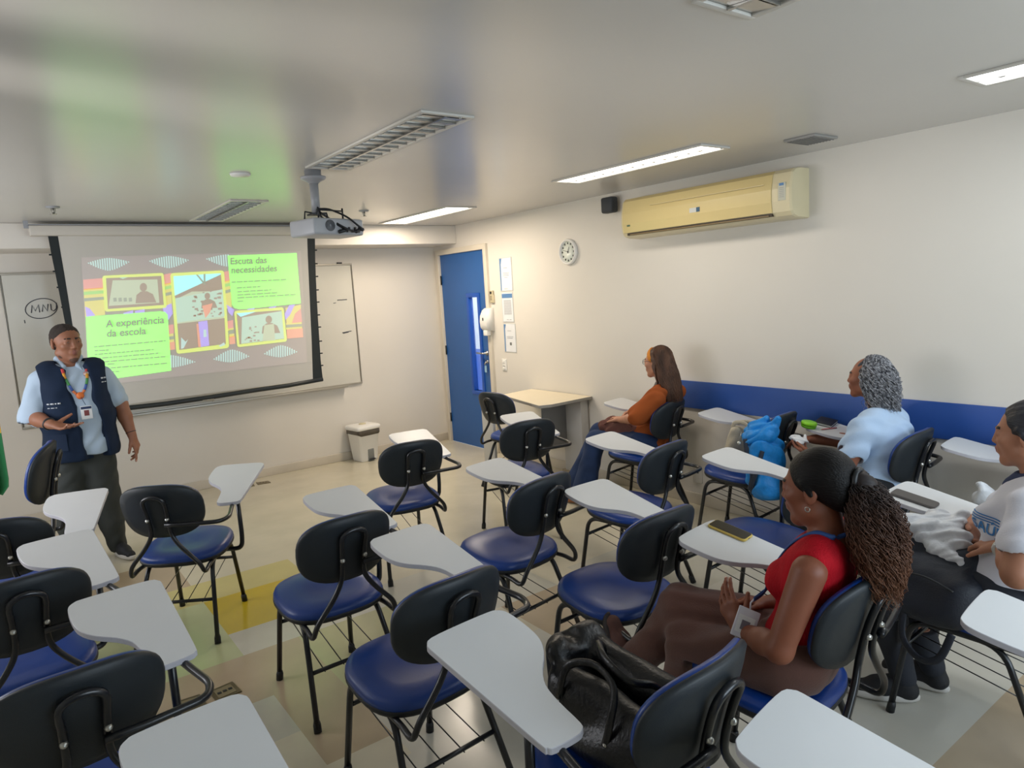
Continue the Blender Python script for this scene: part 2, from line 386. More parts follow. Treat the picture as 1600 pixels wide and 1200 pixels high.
mb = MB(); mb.box((3.56, 2.06, ZC-.012), (3.79, 2.24, ZC), 0, .003)
for i in range(9): mb.box((3.575, 2.075+i*.018, ZC-.016), (3.775, 2.083+i*.018, ZC-.012), 1)
tag(mb.build('ceiling_vent', [mat('vent_grey', srgb(150, 148, 144), .5), mat('vent_slat', srgb(120, 119, 116), .5)]), 'grey slatted air vent in the ceiling above the air conditioner', 'vent')
for (x, y, lb) in ((.42, 5.49, 'fire sprinkler above the left end of the projection screen'), (2.56, 5.39, 'fire sprinkler behind the projector, left of the lit lamp by the door')):
    t = empty('fire_sprinkler', (x, y, ZC)); tag(t, lb, 'sprinkler')
    mb = MB(); mb.lathe([(0, 0), (.042, 0), (.038, -.008), (0, -.010)], 20); mb.build('rosette', M_grey, t)
    mb = MB(); mb.lathe([(0, -.010), (.008, -.010), (.006, -.03), (.006, -.045), (.020, -.046), (.020, -.048), (0, -.049)], 14)
    mb.tube([(.012, 0, -.012), (.012, 0, -.032), (.004, 0, -.044)], .002, 5); mb.tube([(-.012, 0, -.012), (-.012, 0, -.032), (-.004, 0, -.044)], .002, 5)
    mb.build('nozzle', M_chrome, t)
mb = MB(); mb.lathe([(0, ZC), (.055, ZC), (.05, ZC-.012), (0, ZC-.014)], 24, M=Matrix.Translation((1.19, 4.0, 0)))
tag(mb.build('ceiling_disc', M_white), 'small round white cap on the ceiling left of the projector', 'ceiling cap')  # plain white disc on the ceiling

# ------------------------------------------------------------ projector
PY = 3.86
pj = empty('projector', (1.52, 3.80, ZC)); tag(pj, 'white projector hanging from the ceiling on a round pole with loose black cables', 'projector')
mb = MB(); mb.lathe([(0, 0), (.045, 0), (.045, -.03), (.068, -.034), (.068, -.045), (.05, -.055), (.034, -.062), (.028, -.07), (0, -.07)], 28)
mb.lathe([(0, -.06), (.024, -.06), (.024, -.235), (0, -.235)], 20); mb.build('ceiling_mount', mat('mount_grey', srgb(158, 158, 160), .4), pj)
PR = Matrix.Translation((.045, -.02, -.315)) @ Matrix.Rotation(math.radians(14), 4, 'Z')
mb = MB(); mb.box((-.165, -.115, -.045), (.165, .115, .045), 0, .014, PR)
mb.build('projector_body', mat('projector_white', srgb(176, 178, 182), .4), pj)
mb = MB()
R0 = PR @ Matrix.Translation((-.065, -.1165, .004)) @ Matrix.Rotation(math.pi/2, 4, 'X'); mb.lathe([(0, 0), (.030, 0), (.030, .003), (0, .003)], 20, 0, R0)
for i in range(4): mb.tube([tuple(PR @ Vector((-.065+.0285*math.cos(a)*(1-i*.22), -.121, .004+.0285*math.sin(a)*(1-i*.22)))) for a in [k*math.pi/8 for k in range(17)]], .0012, 4, 1)
mb.build('speaker_grille', [M_grey, M_dark], pj)
mb = MB(); random.seed(3)
for i, x in enumerate((.0, .02, .045, .06, .08, .10, .125, .145)):
    mb.box((x-.006, -.121, -.03+(i % 2)*.012), (x+.006, -.114, -.015+(i % 2)*.014), 0, .001, PR)
mb.build('socket_row', M_dark, pj)
mb = MB(); mb.lathe([(0, 0), (.034, 0), (.032, .03), (.026, .03), (.026, .01), (0, .01)], 24, 0, PR @ Matrix.Translation((.08, .112, .0)) @ Matrix.Rotation(-math.pi/2, 4, 'X'))
mb.build('lens', M_dark, pj)
mb = MB()
for (x, y) in ((-.1, -.07), (.06, -.07), (-.1, .06), (.06, .06)):
    a = PR @ Vector((x, y, .045)); mb.tube([tuple(a), (a[0]*.9, a[1], a[2]+.05), (.0, 0, -.232)] if y > 0 else [tuple(a), (a[0], a[1], -.21)], .005, 6)
mb.tube([tuple(PR @ Vector((-.1, -.07, .09))), tuple(PR @ Vector((.06, -.07, .09)))], .004, 6); mb.box((-.04, -.04, -.240), (.04, .04, -.232))
mb.build('bracket', M_dark, pj)
for pts in ([(0, -.03, -.21), (.05, -.06, -.215), (.12, -.12, -.26), (.17, -.15, -.31), (.20, -.155, -.335), (.175, -.14, -.325)], [(-.005, -.03, -.21), (.0, -.07, -.26), (.05, -.13, -.30), (.10, -.15, -.335), (.06, -.14, -.345)],
            [(.0, -.03, -.22), (.03, -.1, -.27), (.09, -.16, -.325), (.15, -.16, -.345), (.19, -.14, -.33)]):
    mb = MB(); mb.tube(spline(pts, 6), .0055, 7); mb.tube(spline(pts[-2:], 3), .010, 8); mb.build('cable', M_dark, pj)
for l in [c for c in pj.children if c.name.startswith('cable')][:1]: l['label'] = 'black cable'

# ------------------------------------------------------------ whiteboard and projection screen
YW = YF-.012
def W(px, py, y=YW): return on_y(px, py, y)
wb = empty('whiteboard', (1.6, YF, .8)); tag(wb, 'wide whiteboard with faint marker writing on the front wall behind the projection screen', 'whiteboard')
bx0, bx1, bz0, bz1 = .115, 3.072, .81, 2.035
def rel(o, p): return tuple(np.array(p, float)-np.array(o.location))
mb = MB(); mb.box(rel(wb, (bx0, YF-.014, bz0)), rel(wb, (bx1, YF-.001, bz1))); mb.build('board_surface', M_wbd, wb)
mb = MB()
for (a, b, c, d) in ((bx0-.012, bx1+.012, bz1, bz1+.018), (bx0-.012, bx1+.012, bz0-.018, bz0), (bx0-.018, bx0-.011, bz0-.0185, bz1+.0185), (bx1+.011, bx1+.018, bz0-.0185, bz1+.0185)):
    mb.box(rel(wb, (a, YF-.024, c)), rel(wb, (b, YF, d)), 0, .003)
mb.build('frame', M_alu, wb)
mb = MB(); mb.box(rel(wb, (.42, YF-.085, bz0-.03)), rel(wb, (2.9, YF-.015, bz0-.018)), 0, .004); mb.box(rel(wb, (.42, YF-.09, bz0-.03)), rel(wb, (2.9, YF-.085, bz0-.008)), 0, .002); mb.build('marker_tray', M_alu, wb)
mb = MB(); YI = YF-.0155
def ink(pts, r=.004): mb.tube([rel(wb, W(x, y, YI)) for x, y in pts], r, 5)
ink([(66.5+25*math.cos(a)-2, 482+15.5*math.sin(a)-2*math.cos(a)) for a in [k*math.pi/14 for k in range(29)]], .0035)
ink([(49, 489), (50, 477), (55, 486), (60, 476), (62, 488)]); ink([(66, 487), (67, 476), (74, 486), (75, 475)]); ink([(79, 475), (80, 484), (84, 486), (88, 482), (88, 473)])
ink([(38, 500), (39, 505)], .003); mb.build('marker_writing', M_ink, wb); mb = MB(); ink([(527, 469), (542, 468)], .004); ink([(521, 474), (525, 473)], .003); ink([(535, 520), (549, 517)], .004); ink([(536, 521), (545, 519)], .003)
mb.build('marker_smudge', M_ink, wb)
mb = MB(); mb.box(rel(wb, (2.93, YF-.03, bz1+.016)), rel(wb, (2.98, YF-.002, bz1+.032)), 0, .003); mb.build('clip', M_dark, wb)

YS = 6.33
sc = empty('projection_screen', (1.5, YS, 2.3)); tag(sc, 'pull-down projection screen with black side borders showing a bright green slide', 'projection screen')
h0 = on_y(44, 350, YS-.05); h1 = on_y(516, 366, YS-.05)
mb = MB(); mb.box(rel(sc, (h0[0], YS-.05, h1[2]-.005)), rel(sc, (h1[0], YS+.06, h0[2]-.006)), 0, .012); mb.build('housing', mat('screen_case', srgb(196, 190, 180), .4), sc)
mb = MB(); mb.box(rel(sc, (h0[0]-.01, YS-.052, h0[2]-.006)), rel(sc, (h1[0]-.02, YS+.062, h0[2]+.0)), 0); mb.box(rel(sc, (h0[0]-.03, YS-.04, h0[2]-.03)), rel(sc, (h0[0], YS-.02, ZC-.0)), 0)
mb.box(rel(sc, (h1[0]-.06, YS-.02, h0[2]-.01)), rel(sc, (h1[0]-.03, YS+.02, ZC)), 0); mb.build('hanging_rail', M_grey, sc)
def SP(px, py, d=0.0): return rel(sc, on_y(px, py, YS-d))
# cloth: outline (outer border, inner border), tension-curved sides like the photo
Lo = [(75, 369), (80, 396), (86, 425), (94, 465), (103, 512), (112, 560), (122, 610), (131, 645)]
Li = [(90.5, 369), (95, 396), (100, 425), (106.5, 465), (114, 512), (122, 560), (130, 604), (136, 640)]
Ri = [(480, 368), (481, 400), (482.5, 432), (484, 465), (485.5, 500), (487, 530), (488, 562), (489, 593)]
Ro = [(492, 368), (492.5, 400), (493.5, 432), (495, 465), (497, 500), (499, 530), (501, 562), (504.5, 593)]
def strip(A, B, mi, d=0.0):
    n = len(A); vs = [SP(*p, d) for p in A]+[SP(*p, d) for p in B]
    vs += [tuple(np.array(v)+np.array([0, .003, 0])) for v in vs]
    fs = [(i, i+1, n+i+1, n+i) for i in range(n-1)]+[(2*n+i, 2*n+n+i, 2*n+n+i+1, 2*n+i+1) for i in range(n-1)]+[(0, n, 3*n, 2*n), (n-1, 3*n-1, 4*n-1, 2*n-1)]
    fs += [(i, 2*n+i, 2*n+i+1, i+1) for i in range(n-1)]+[(n+i, n+i+1, 3*n+i+1, 3*n+i) for i in range(n-1)]
    mb.add(vs, fs, mi, False)
mb = MB(); strip(Li, Ri, 0); mb.build('screen_cloth', M_screen, sc)
M_bb = mat('black_cloth', srgb(28, 36, 38), .75)
mb = MB(); strip(Ri, Ro, 0, .001)
for (x, y) in ((495, 391), (496, 412), (497, 432), (498, 453), (499, 472), (500, 492), (501.5, 511), (503, 533), (504, 552), (505, 571)):
    mb.box(tuple(np.array(SP(x-3, y))-.006), tuple(np.array(SP(x-1, y))+.006))
mb.build('black_border', M_bb, sc); mb = MB(); strip(Lo, Li, 0, .001)
for (x, y) in ((78, 398), (84, 424), (90, 449), (97, 480)): mb.box(tuple(np.array(SP(x, y))-.006), tuple(np.array(SP(x+2, y))+.006))
mb.build('black_border', M_bb, sc)
bot = [(131, 645), (200, 637), (262, 630), (330, 620), (400, 609), (450, 602), (504, 592)]
mb = MB(); mb.tube([SP(x, y+.5, .0) for x, y in bot], .020, 10); mb.build('weight_bar', mat('black_bar', srgb(30, 36, 38), .5), sc)
mb = MB(); mb.tube([SP(316, 625, .0), SP(334, 623.5, .0)], .014, 8); mb.tube([SP(332, 626, .0), SP(334, 627, .0)], .008, 6); mb.build('pull_handle', M_alu, sc)
# projected picture: light thrown by the projector, so it glows
def glow(name, c, k=.9):
    # the same cloth as the rest of the screen, plus the light the projector throws on it
    base = srgb(204, 200, 192); amb = srgb(150, 147, 140)
    return mat(name, base, .8, emit=tuple(max(0, a-b) for a, b in zip(c[:3], amb[:3]))+(1,), estr=1.0, spec=0.1)
G = [glow('slide_green', srgb(180, 275, 150), 1.15), glow('slide_text', srgb(96, 150, 84), .8), glow('slide_lime', srgb(222, 238, 140), .85), glow('slide_pink', srgb(226, 166, 158), .6), glow('slide_yellow', srgb(222, 214, 140), .72),
     glow('slide_violet', srgb(190, 176, 244), .8), glow('slide_teal', srgb(196, 222, 216), .8), glow('slide_grey', srgb(164, 172, 156), .6), glow('slide_pale', srgb(196, 206, 180), .7), glow('slide_taupe', srgb(170, 156, 142), .55),
     glow('slide_cyan', srgb(184, 255, 255), .95), glow('slide_mint', srgb(192, 218, 200), .8), glow('slide_background', srgb(164, 156, 152), .12), glow('slide_salmon', srgb(232, 172, 150), .7), glow('slide_olive', srgb(172, 216, 140), .75)]
GRN, TXT, LIM, PNK, YEL, VIO, TEA, GRY, PAL, TAU, CYA, MIN, BGD, SAL, OLI = range(15)
def poly(pts, mi, lay): mbs.add([SP(x, y, .002+.0012*lay) for x, y in pts], [tuple(range(len(pts)))], mi, False)
def rrect(c, r, mi, lay):
    """rounded quad through four picture corners"""
    out = []
    for i in range(4):
        p = np.array(c[i], float); a = np.array(c[i-1], float); b = np.array(c[(i+1) % 4], float)
        pa = p+(a-p)/np.linalg.norm(a-p)*r; pb = p+(b-p)/np.linalg.norm(b-p)*r
        for k in range(6):
            t = k/5; out.append((1-t)**2*pa+2*t*(1-t)*p+t*t*pb)
    poly(out, mi, lay)
mbs = MB()
poly([(127, 402), (470, 392), (480, 566), (137, 604)], BGD, 0)
# rainbow bands left, between and right
def band(x0, x1, y0a, y0b, h, mi, lay=1): poly([(x0, y0a), (x1, y0b), (x1+(.05*h), y0b+h), (x0+.05*h, y0a+h)], mi, lay)
for (x0, x1, dy) in ((130, 163, 0), (256, 268, -8), (349, 361, -12)):
    band(x0, x1, 437+dy, 434.5+dy, 16, PNK); band(x0+.5, x1, 452+dy, 449.5+dy, 4, YEL); band(x0+.7, x1, 456+dy, 453.5+dy, 5, OLI); band(x0+1, x1, 461+dy, 458.5+dy, 5, YEL)
    band(x0+1, x1, 466+dy, 463.5+dy, 5, GRY); band(x0+2, x1, 471+dy, 468+dy, 24, YEL)
poly([(133, 479), (140, 482), (149, 493), (135, 495)], VIO, 2); poly([(254, 480), (268, 474), (270, 490), (263, 500), (257, 492)], VIO, 2)
poly([(193, 489), (208, 485), (208, 490), (193, 492)], VIO, 2); poly([(211, 486), (226, 483), (226, 488), (211, 489)], VIO, 2)
poly([(354, 476), (366, 484), (363, 494), (357, 488)], VIO, 2); poly([(386, 483), (398, 481), (397, 484), (388, 485)], VIO, 3); poly([(420, 480), (432, 478), (430, 481), (421, 482)], VIO, 3)
poly([(452, 477), (461, 475.5), (453, 492), (446, 500), (445, 490)], VIO, 2)
band(262, 271, 508, 507, 14, PNK); band(263, 271, 522, 521, 4, YEL); band(263, 272, 526, 525, 5, GRY); band(264, 272, 531, 530, 4, YEL); band(264, 273, 535, 534, 12, SAL)
band(355, 364, 502, 500, 12, PNK); band(356, 365, 514, 512, 3, YEL); band(357, 365, 516, 514.5, 6, GRY); band(358, 366, 522, 521, 5, YEL); band(358, 367, 526, 525, 12, SAL)
poly([(446, 481), (470, 476), (471, 505), (448, 508)], YEL, 1); poly([(461, 490), (470, 482), (472, 503), (456, 505)], PNK, 2)
band(447, 471.5, 505, 503.5, 2.5, YEL, 2); band(447, 472, 507.5, 506, 4.5, GRY, 2); band(447, 472, 512, 510, 3, YEL, 2); band(448, 473, 515, 513, 14, SAL, 2)
# striped leaves
def leaf(xl, xr, yc, up, dn, slope, n, cut0=0, cut1=1):
    for i in range(n):
        t = (i+.5)/n
        if not (cut0 <= t <= cut1): continue
        x = xl+(xr-xl)*t; e = (1-abs(2*t-1)**1.5); w = (xr-xl)/n*.30; y = yc+slope*(x-xl)
        poly([(x-w, y-up*e), (x+w, y-up*e), (x+w+1.2*(dn > 8), y+dn*e), (x-w+1.2*(dn > 8), y+dn*e)], TEA, 3)
leaf(136, 202, 411, 7, 13, -.03, 18); leaf(232, 295, 408, 7, 12, -.03, 17); leaf(321, 388, 404.5, 6, 13, -.03, 18, 0, .54)
leaf(225, 306, 568, 12, 8, -.03, 22, .52, 1); leaf(333, 390, 561.5, 13, 7, -.08, 16); leaf(412, 465, 553, 12, 7, -.06, 15)
# green panels
poly([(355.5, 399.5), (463.5, 395.5), (464.5, 410), (470, 474), (385, 482.5), (374, 483.2), (366, 481), (362.5, 476)], GRN, 4)
poly([(134, 495), (250, 486.5), (258, 487.5), (262, 492), (267.5, 579), (139, 597)], GRN, 4)
# photographs in lime frames
rrect([(160, 431), (255.5, 426.5), (260.5, 481), (164, 487)], 4, LIM, 5); poly([(165.5, 434.5), (252, 431), (256, 476.5), (168.5, 483)], TAU, 6)
poly([(176, 438), (246, 436.5), (249, 473), (170, 478)], PAL, 7); poly([(186, 433.5), (200, 433), (192, 436)], MIN, 8)
def person_pic(cx, cy, s, mi, lay):
    poly([(cx+s*.42*math.cos(a), cy-s*.9+s*.5*math.sin(a)) for a in [k*math.pi/8 for k in range(16)]], mi, lay)
    poly([(cx-s*.9, cy+s*.95), (cx-s*.8, cy), (cx-s*.3, cy-s*.4), (cx+s*.4, cy-s*.45), (cx+s*1.1, cy-s*.1), (cx+s*1.5, cy+s*.85)], mi, lay)
person_pic(224, 461, 13.5, TAU, 8)
for i in range(4): poly([(177+i*8, 465.5), (182+i*8, 465), (182.5+i*8, 471), (177.5+i*8, 471.5)], GRY, 8)
rrect([(266, 427), (350, 422.5), (358, 543.5), (276, 553)], 5, LIM, 5); poly([(271, 431.5), (345, 427), (353, 537.5), (280, 547)], PAL, 6)
poly([(271, 431.5), (345, 427), (345.2, 429), (273, 462)], CYA, 7); poly([(306, 429), (309, 429), (322, 444), (319, 445)], GRY, 8); poly([(318, 428), (321, 428), (321, 441), (318.5, 442)], GRY, 8)
poly([(273, 462), (345.2, 428.5), (348, 455), (300, 455.5), (274, 468)], TAU, 7); poly([(274, 466), (348, 452), (351, 494), (277, 504)], MIN, 8)
random.seed(5)
for i in range(34):
    x = random.uniform(302, 346); y = random.uniform(450, 494); s = random.uniform(1.2, 3.0); poly([(x-s, y-s*.5), (x+s, y-s*.7), (x+s, y+s*.6), (x-s, y+s*.5)], TAU, 9)
person_pic(324, 472, 10.5, TAU, 10); poly([(316, 478), (332, 474), (328, 488), (321, 497)], SAL, 11)
poly([(277, 506), (351, 497), (353, 537.5), (280, 547)], TAU, 8); poly([(310, 503), (324, 501), (327, 540), (314, 542)], VIO, 9); poly([(318, 515), (322, 515), (323, 526), (318, 527)], TEA, 10)
poly([(283, 527), (290, 534), (294, 530), (287, 544), (283, 545)], TEA, 9); poly([(342, 540), (350, 535), (352, 539), (344, 542)], TEA, 9); poly([(307, 506), (310, 506), (314, 542), (310, 542)], SAL, 9)
rrect([(366, 486), (443, 480), (448.5, 533.5), (371, 542.5)], 4, LIM, 5); poly([(369.5, 489.5), (440, 484.5), (444, 529.5), (374, 538)], TAU, 6)
poly([(378, 496), (440, 486), (444, 529), (377, 537)], MIN, 7); poly([(369.5, 489.5), (400, 487), (376, 495)], CYA, 7); person_pic(420, 510, 12, TAU, 8); poly([(413, 508), (428, 506), (430, 532), (410, 533)], PAL, 9)
for i in range(16):
    x = random.uniform(382, 404); y = random.uniform(508, 533); s = random.uniform(1, 2.2); poly([(x-s, y-s*.6), (x+s, y-s*.7), (x+s, y+s*.6), (x-s, y+s*.5)], TAU, 9)
# slide lettering
def stext(txt, x, y, hgt, dx, dy, width, lay=12, bold=0.0, mi=TXT):
    L = math.hypot(dx, dy); dx /= L; dy /= L
    place_text(mbs, txt, 1.0, lambda u, v: SP(x+u*dx*1.0, y+u*dy*1.0-v*hgt, .002+.0012*lay), mi, bold, None) if width is None else \
        place_text(mbs, txt, 1.0, lambda u, v: SP(x+u*dx+v*hgt*.02, y+u*dy-v*hgt, .002+.0012*lay), mi, bold, width)
stext('Escuta das', 359.5, 413, 14.5, 1, -.035, 57.5, bold=.024); stext('necessidades', 361, 427, 14.5, 1, -.045, 72, bold=.024)
stext('A experiência', 165.5, 511.5, 16, 1, -.075, 91.5, bold=.024); stext('da escola', 166.5, 526.5, 16, 1, -.075, 62, bold=.024)
def dashes(x0, x1, y, slope, lay=12):
    x = x0
    while x < x1:
        w = random.uniform(4, 11); w = min(w, x1-x); yy = y+slope*(x-x0)
        poly([(x, yy-.8), (x+w, yy-.8+slope*w), (x+w, yy+.8+slope*w), (x, yy+.8)], TXT, lay); x += w+1.6
dashes(362, 447, 441, -.05)
for (a, b, y) in ((370, 407, 450), (371, 424, 456), (371, 434, 461), (371, 462, 465.5), (371, 382, 471)): dashes(a, b, y, -.06)
for (a, b, y) in ((147, 259, 542), (148, 170, 548), (148, 240, 554), (152, 250, 560), (155, 261, 566), (168, 180, 569), (173, 262, 575), (172, 186, 581)): dashes(a, b, y, -.085 if b > 200 else -.05)
mbs.build('projected_slide', G, sc)

# ------------------------------------------------------------ things on the right wall
def wall_quad(pts, x, mi=0): mb.add([rel(cur, on_x(px, py, x)) for px, py in pts], [(0, 1, 2, 3)], mi, False)
def sheet(label, c, header=None, lines=(), extra=None):
    """paper sheet in a clear sleeve: c = four corners px"""
    global cur, mb
    P = [on_x(px, py, XR) for px, py in c]; y1 = (P[0][1]+P[3][1])/2; y0 = (P[1][1]+P[2][1])/2; z1 = (P[0][2]+P[1][2])/2; z0 = (P[2][2]+P[3][2])/2
    t = empty('paper_notice', (XR, (y0+y1)/2, (z0+z1)/2)); tag(t, label, 'notice', 'paper notices beside the door'); w, h = (y1-y0)/2, (z1-z0)/2
    mb = MB(); mb.box((-.004, -w, -h), (-.001, w, h)); mb.build('plastic_sleeve', mat('clear_sleeve', srgb(206, 208, 206), .15), t)
    mb = MB(); mb.box((-.006, -w*.92, -h*.95), (-.004, w*.86, h*.95)); mb.build('sheet', M_paper, t)
    mb = MB()
    def R(a, b, c_, d, mi): mb.box((-.0075, w*-b, h*c_), (-.006, w*-a, h*d), mi)
    if header == 'bar': R(-.86, .92, .62, .9, 0)
    elif header == 'curve':
        mb.add([(-.007, w*.86, h*.95), (-.007, w*.5, h*.95), (-.007, w*.68, h*.6), (-.007, w*.72, -h*.95), (-.007, w*.86, -h*.95)], [(0, 1, 2, 3, 4)], 0, False)
    for (a, b, z) in lines: R(a, b, z-.012, z+.012, 1)
    if extra: R(*extra, 2)
    mb.build('print', [M_blueink, mat('grey_print', srgb(150, 152, 156), .6), mat('dark_print', srgb(110, 112, 112), .6)], t)
ln = [(-.3, .3, .38), (-.4, .55, .08), (-.35, .5, .0), (-.4, .5, -.08), (-.2, .3, -.18)]
sheet('topmost paper notice right of the door, with a blue curve down its left edge', [(779, 404), (800, 400), (801, 455), (783, 455)], 'curve', ln+[(-.3, .2, -.85)])
sheet('middle paper notice with a solid blue heading bar', [(785, 457), (801, 456), (804, 502), (785, 505)], 'bar', [(-.6, .7, .45-.07*i) for i in range(14)]+[(-.2, .1, -.82), (.3, .6, -.82)])
sheet('lowest paper notice, with a small dark picture under its text', [(787, 508), (805, 503), (808, 549), (789, 552)], 'curve', [(-.3, .3, .5), (-.45, .6, .1), (-.4, .5, .0)], (0, .3, -.5, -.3))
def at_r(px, py): return on_x(px, py, XR)
p = at_r(770.5, 465.5); t = empty('remote_control', (XR, p[1], p[2])); tag(t, 'cream air conditioner remote control in its wall holder above the soap dispenser', 'remote control')
mb = MB(); mb.box((-.02, -.03, -.05), (0, .03, .03), 0, .004); mb.build('wall_holder', mat('cream_plastic', srgb(206, 194, 160), .4), t)
mb = MB(); mb.box((-.026, -.024, -.045), (-.004, .024, .075), 0, .006); mb.box((-.028, -.014, .040), (-.025, .014, .066), 1)
for i in range(3):
    for j in range(2): mb.box((-.028, -.012+j*.014, -.02+i*.016), (-.025, -.004+j*.014, -.012+i*.016), 1)
mb.build('handset', [mat('cream_handset', srgb(196, 184, 150), .4), M_dark], t)
a = at_r(767, 500); t = empty('soap_dispenser', (XR, a[1], a[2])); tag(t, 'white soap dispenser mounted beside the blue door frame', 'soap dispenser')
mb = MB(); pr = [(0, .125), (.03, .122), (.065, .10), (.092, .05), (.10, -.01), (.095, -.07), (.07, -.10), (0, -.11)]
mb.rings([[(-d, y*(.93 if d > .05 else 1)*sg, z) for (d, z) in pr for _ in (0,)] for (y, sg) in ((-.062, 1), (-.05, 1.1), (.05, 1.1), (.062, 1))], 0, True); mb.build('cover', M_white, t)
mb = MB(); mb.box((-.085, -.03, -.155), (-.03, .03, -.10), 0, .008); mb.build('push_lever', M_white, t)
mb = MB(); mb.box((-.103, -.008, .0), (-.098, .008, .03), 0, .002); mb.build('sight_window', M_dark, t)
a = at_r(789, 570); t = empty('light_switch', (XR, a[1], a[2])); tag(t, 'white wall switch plate below the notices', 'light switch')
mb = MB(); mb.box((-.010, -.038, -.06), (0, .038, .06), 0, .004); mb.build('plate', M_white, t)
for i in range(3): mb = MB(); mb.box((-.016, -.018, -.045+i*.032), (-.008, .018, -.02+i*.032), 0, .003); mb.build('rocker', M_white, t)
c0 = at_r(889.5, 393.5); t = empty('wall_clock', (XR, c0[1], c0[2])); tag(t, 'round white wall clock with black number dots high on the right wall', 'clock')
MX = Matrix.Rotation(-math.pi/2, 4, 'Y')
CR = .112
mb = MB(); mb.lathe([(0, .001), (CR, .001), (CR, .02), (CR-.008, .032), (CR-.018, .030), (CR-.020, .012), (0, .012)], 40, 0, MX); mb.build('case', M_white, t)
mb = MB(); mb.lathe([(0, .0125), (CR-.02, .0125), (CR-.02, .0135), (0, .0135)], 40, 0, MX); mb.build('dial', mat('dial', srgb(222, 228, 218), .4), t)
mb = MB()
for h in range(12):
    a = h*math.pi/6; r = CR-.038; mb.box((-.0155, -.007+r*math.sin(a), -.008+r*math.cos(a)), (-.0135, .007+r*math.sin(a), .008+r*math.cos(a)), 0)
mb.build('numeral_mark', M_dark, t)
def hand(name, ang, L, wd, x):
    d = np.array([0, math.sin(ang), math.cos(ang)]); n = np.array([0, math.cos(ang), -math.sin(ang)]); mb = MB(); b = np.array([-x, 0, 0])
    v = [b-d*.012-n*wd, b-d*.012+n*wd, b+d*L+n*wd*.6, b+d*L-n*wd*.6]; mb.add(v+[q+np.array([-.001, 0, 0]) for q in v], [(0, 1, 2, 3), (4, 5, 6, 7), (0, 1, 5, 4), (2, 3, 7, 6)], 0, False); mb.build(name, M_dark, t)
hand('hour_hand', math.radians(-22), .045, .003, .017); hand('minute_hand', math.radians(73), .066, .0022, .019)
mb = MB(); mb.lathe([(0, .0135), (.005, .0135), (.005, .021), (0, .021)], 10, 0, MX); mb.build('hand_pin', M_dark, t)

# speaker on a bracket
a = at_r(962, 321); t = empty('wall_speaker', (XR, a[1], a[2])); tag(t, 'small black loudspeaker on the wall left of the air conditioner', 'speaker')
mb = MB(); mb.box((-.11, -.062, -.06), (-.03, .062, .062), 0, .018); mb.build('cabinet', mat('speaker_black', srgb(50, 54, 60), .6, bump=.1, bscale=500), t)
mb = MB(); mb.box((-.04, -.015, -.015), (0, .015, .05), 0, .004); mb.build('bracket', M_grey, t)
a = at_r(1091, 742); t = empty('wall_socket', (XR, a[1], a[2])); tag(t, 'white wall socket low on the right wall behind the chairs', 'socket')
mb = MB(); mb.box((-.010, -.042, -.06), (0, .042, .06), 0, .004); mb.build('plate', mat('socket_white', srgb(208, 202, 192), .4), t)
mb = MB(); mb.box((-.013, -.012, .015), (-.009, .012, .035), 0, .002); mb.build('socket_hole', M_dark, t)

# air conditioner
ya0 = float(on_x(1250, 300, XR-.1)[1]); ya1 = float(on_x(983, 330, XR-.1)[1])
zt = float(on_x(1218, 262, XR-.2)[2]); zb = float(on_x(1226, 342, XR-.16)[2])
ac = empty('air_conditioner', (XR, (ya0+ya1)/2, (zt+zb)/2)); tag(ac, 'wide yellowed split air conditioner high on the right wall', 'air conditioner')
hw = (ya1-ya0)/2; hh = (zt-zb)/2
M_ac = mat('yellowed_plastic', srgb(212, 192, 136), 0.28, coat=.2, var=.03, vscale=2); M_ac2 = mat('cream_plastic_end', srgb(216, 204, 168), 0.3, var=.02)
prof = [(0, hh), (.10, hh), (.15, hh*.94), (.175, hh*.8), (.195, hh*.2), (.197, -hh*.3), (.185, -hh*.72), (.168, -hh*.88), (.12, -hh*.97), (0, -hh)]
mb = MB(); ys_ = [-hw, -hw+.012, -hw+.02, hw-.02, hw-.012, hw]
mb.rings([[(-d*(.96 if i in (0, 5) else 1), y, z*(.97 if i in (0, 5) else 1)) for d, z in prof] for i, y in enumerate(ys_)], 0, False); mb.build('casing', M_ac2, ac)
fp = [(d+.006, z) for d, z in prof[2:7]]
mb = MB(); ins = .13
pr2 = fp+[(.10, fp[-1][1]), (.10, fp[0][1])]
mb.rings([[(-d, y, z) for d, z in pr2] for y in (-hw+ins, -hw+ins+.004, hw-.03, hw-.026)], 0, False); mb.build('front_panel', M_ac, ac)
mb = MB(); mb.box((-.207, -hw+ins+.05, hh*.42), (-.195, hw-.3, hh*.45), 0, .002); mb.build('moulded_ridge', mat('ridge', srgb(228, 212, 168), .2), ac)
mb = MB(); mb.box((-.190, -hw+ins, -hh*.86), (-.150, hw-.06, -hh*.74), 0); mb.build('outlet_slot', mat('slot_dark', srgb(58, 46, 30), .6), ac)
mb = MB(); mb.box((-.196, -hw+ins+.02, -hh*.86), (-.155, hw-.09, -hh*.80), 0, .002); mb.build('vane', mat('vane', srgb(120, 100, 66), .5), ac)
mb = MB(); cy = -(float(on_x(1088, 330, XR-.2)[1])-(ya0+ya1)/2)
cyy = -cy; mb.box((-.2045, cyy-.030, -hh*.22), (-.2, cyy-.002, -hh*.02), 0); mb.box((-.2045, cyy-.002, -hh*.22), (-.2, cyy+.055, -hh*.02), 1)
mb.build('badge', [mat('badge_blue', srgb(50, 84, 110), .4), mat('badge_silver', srgb(205, 205, 200), .4)], ac)
mb = MB(); mb.box((-.2045, hw-.10, -hh*.42), (-.2, hw-.07, -hh*.34), 0, .001); mb.build('maker_mark', mat('green_mark', srgb(72, 100, 78), .4), ac)
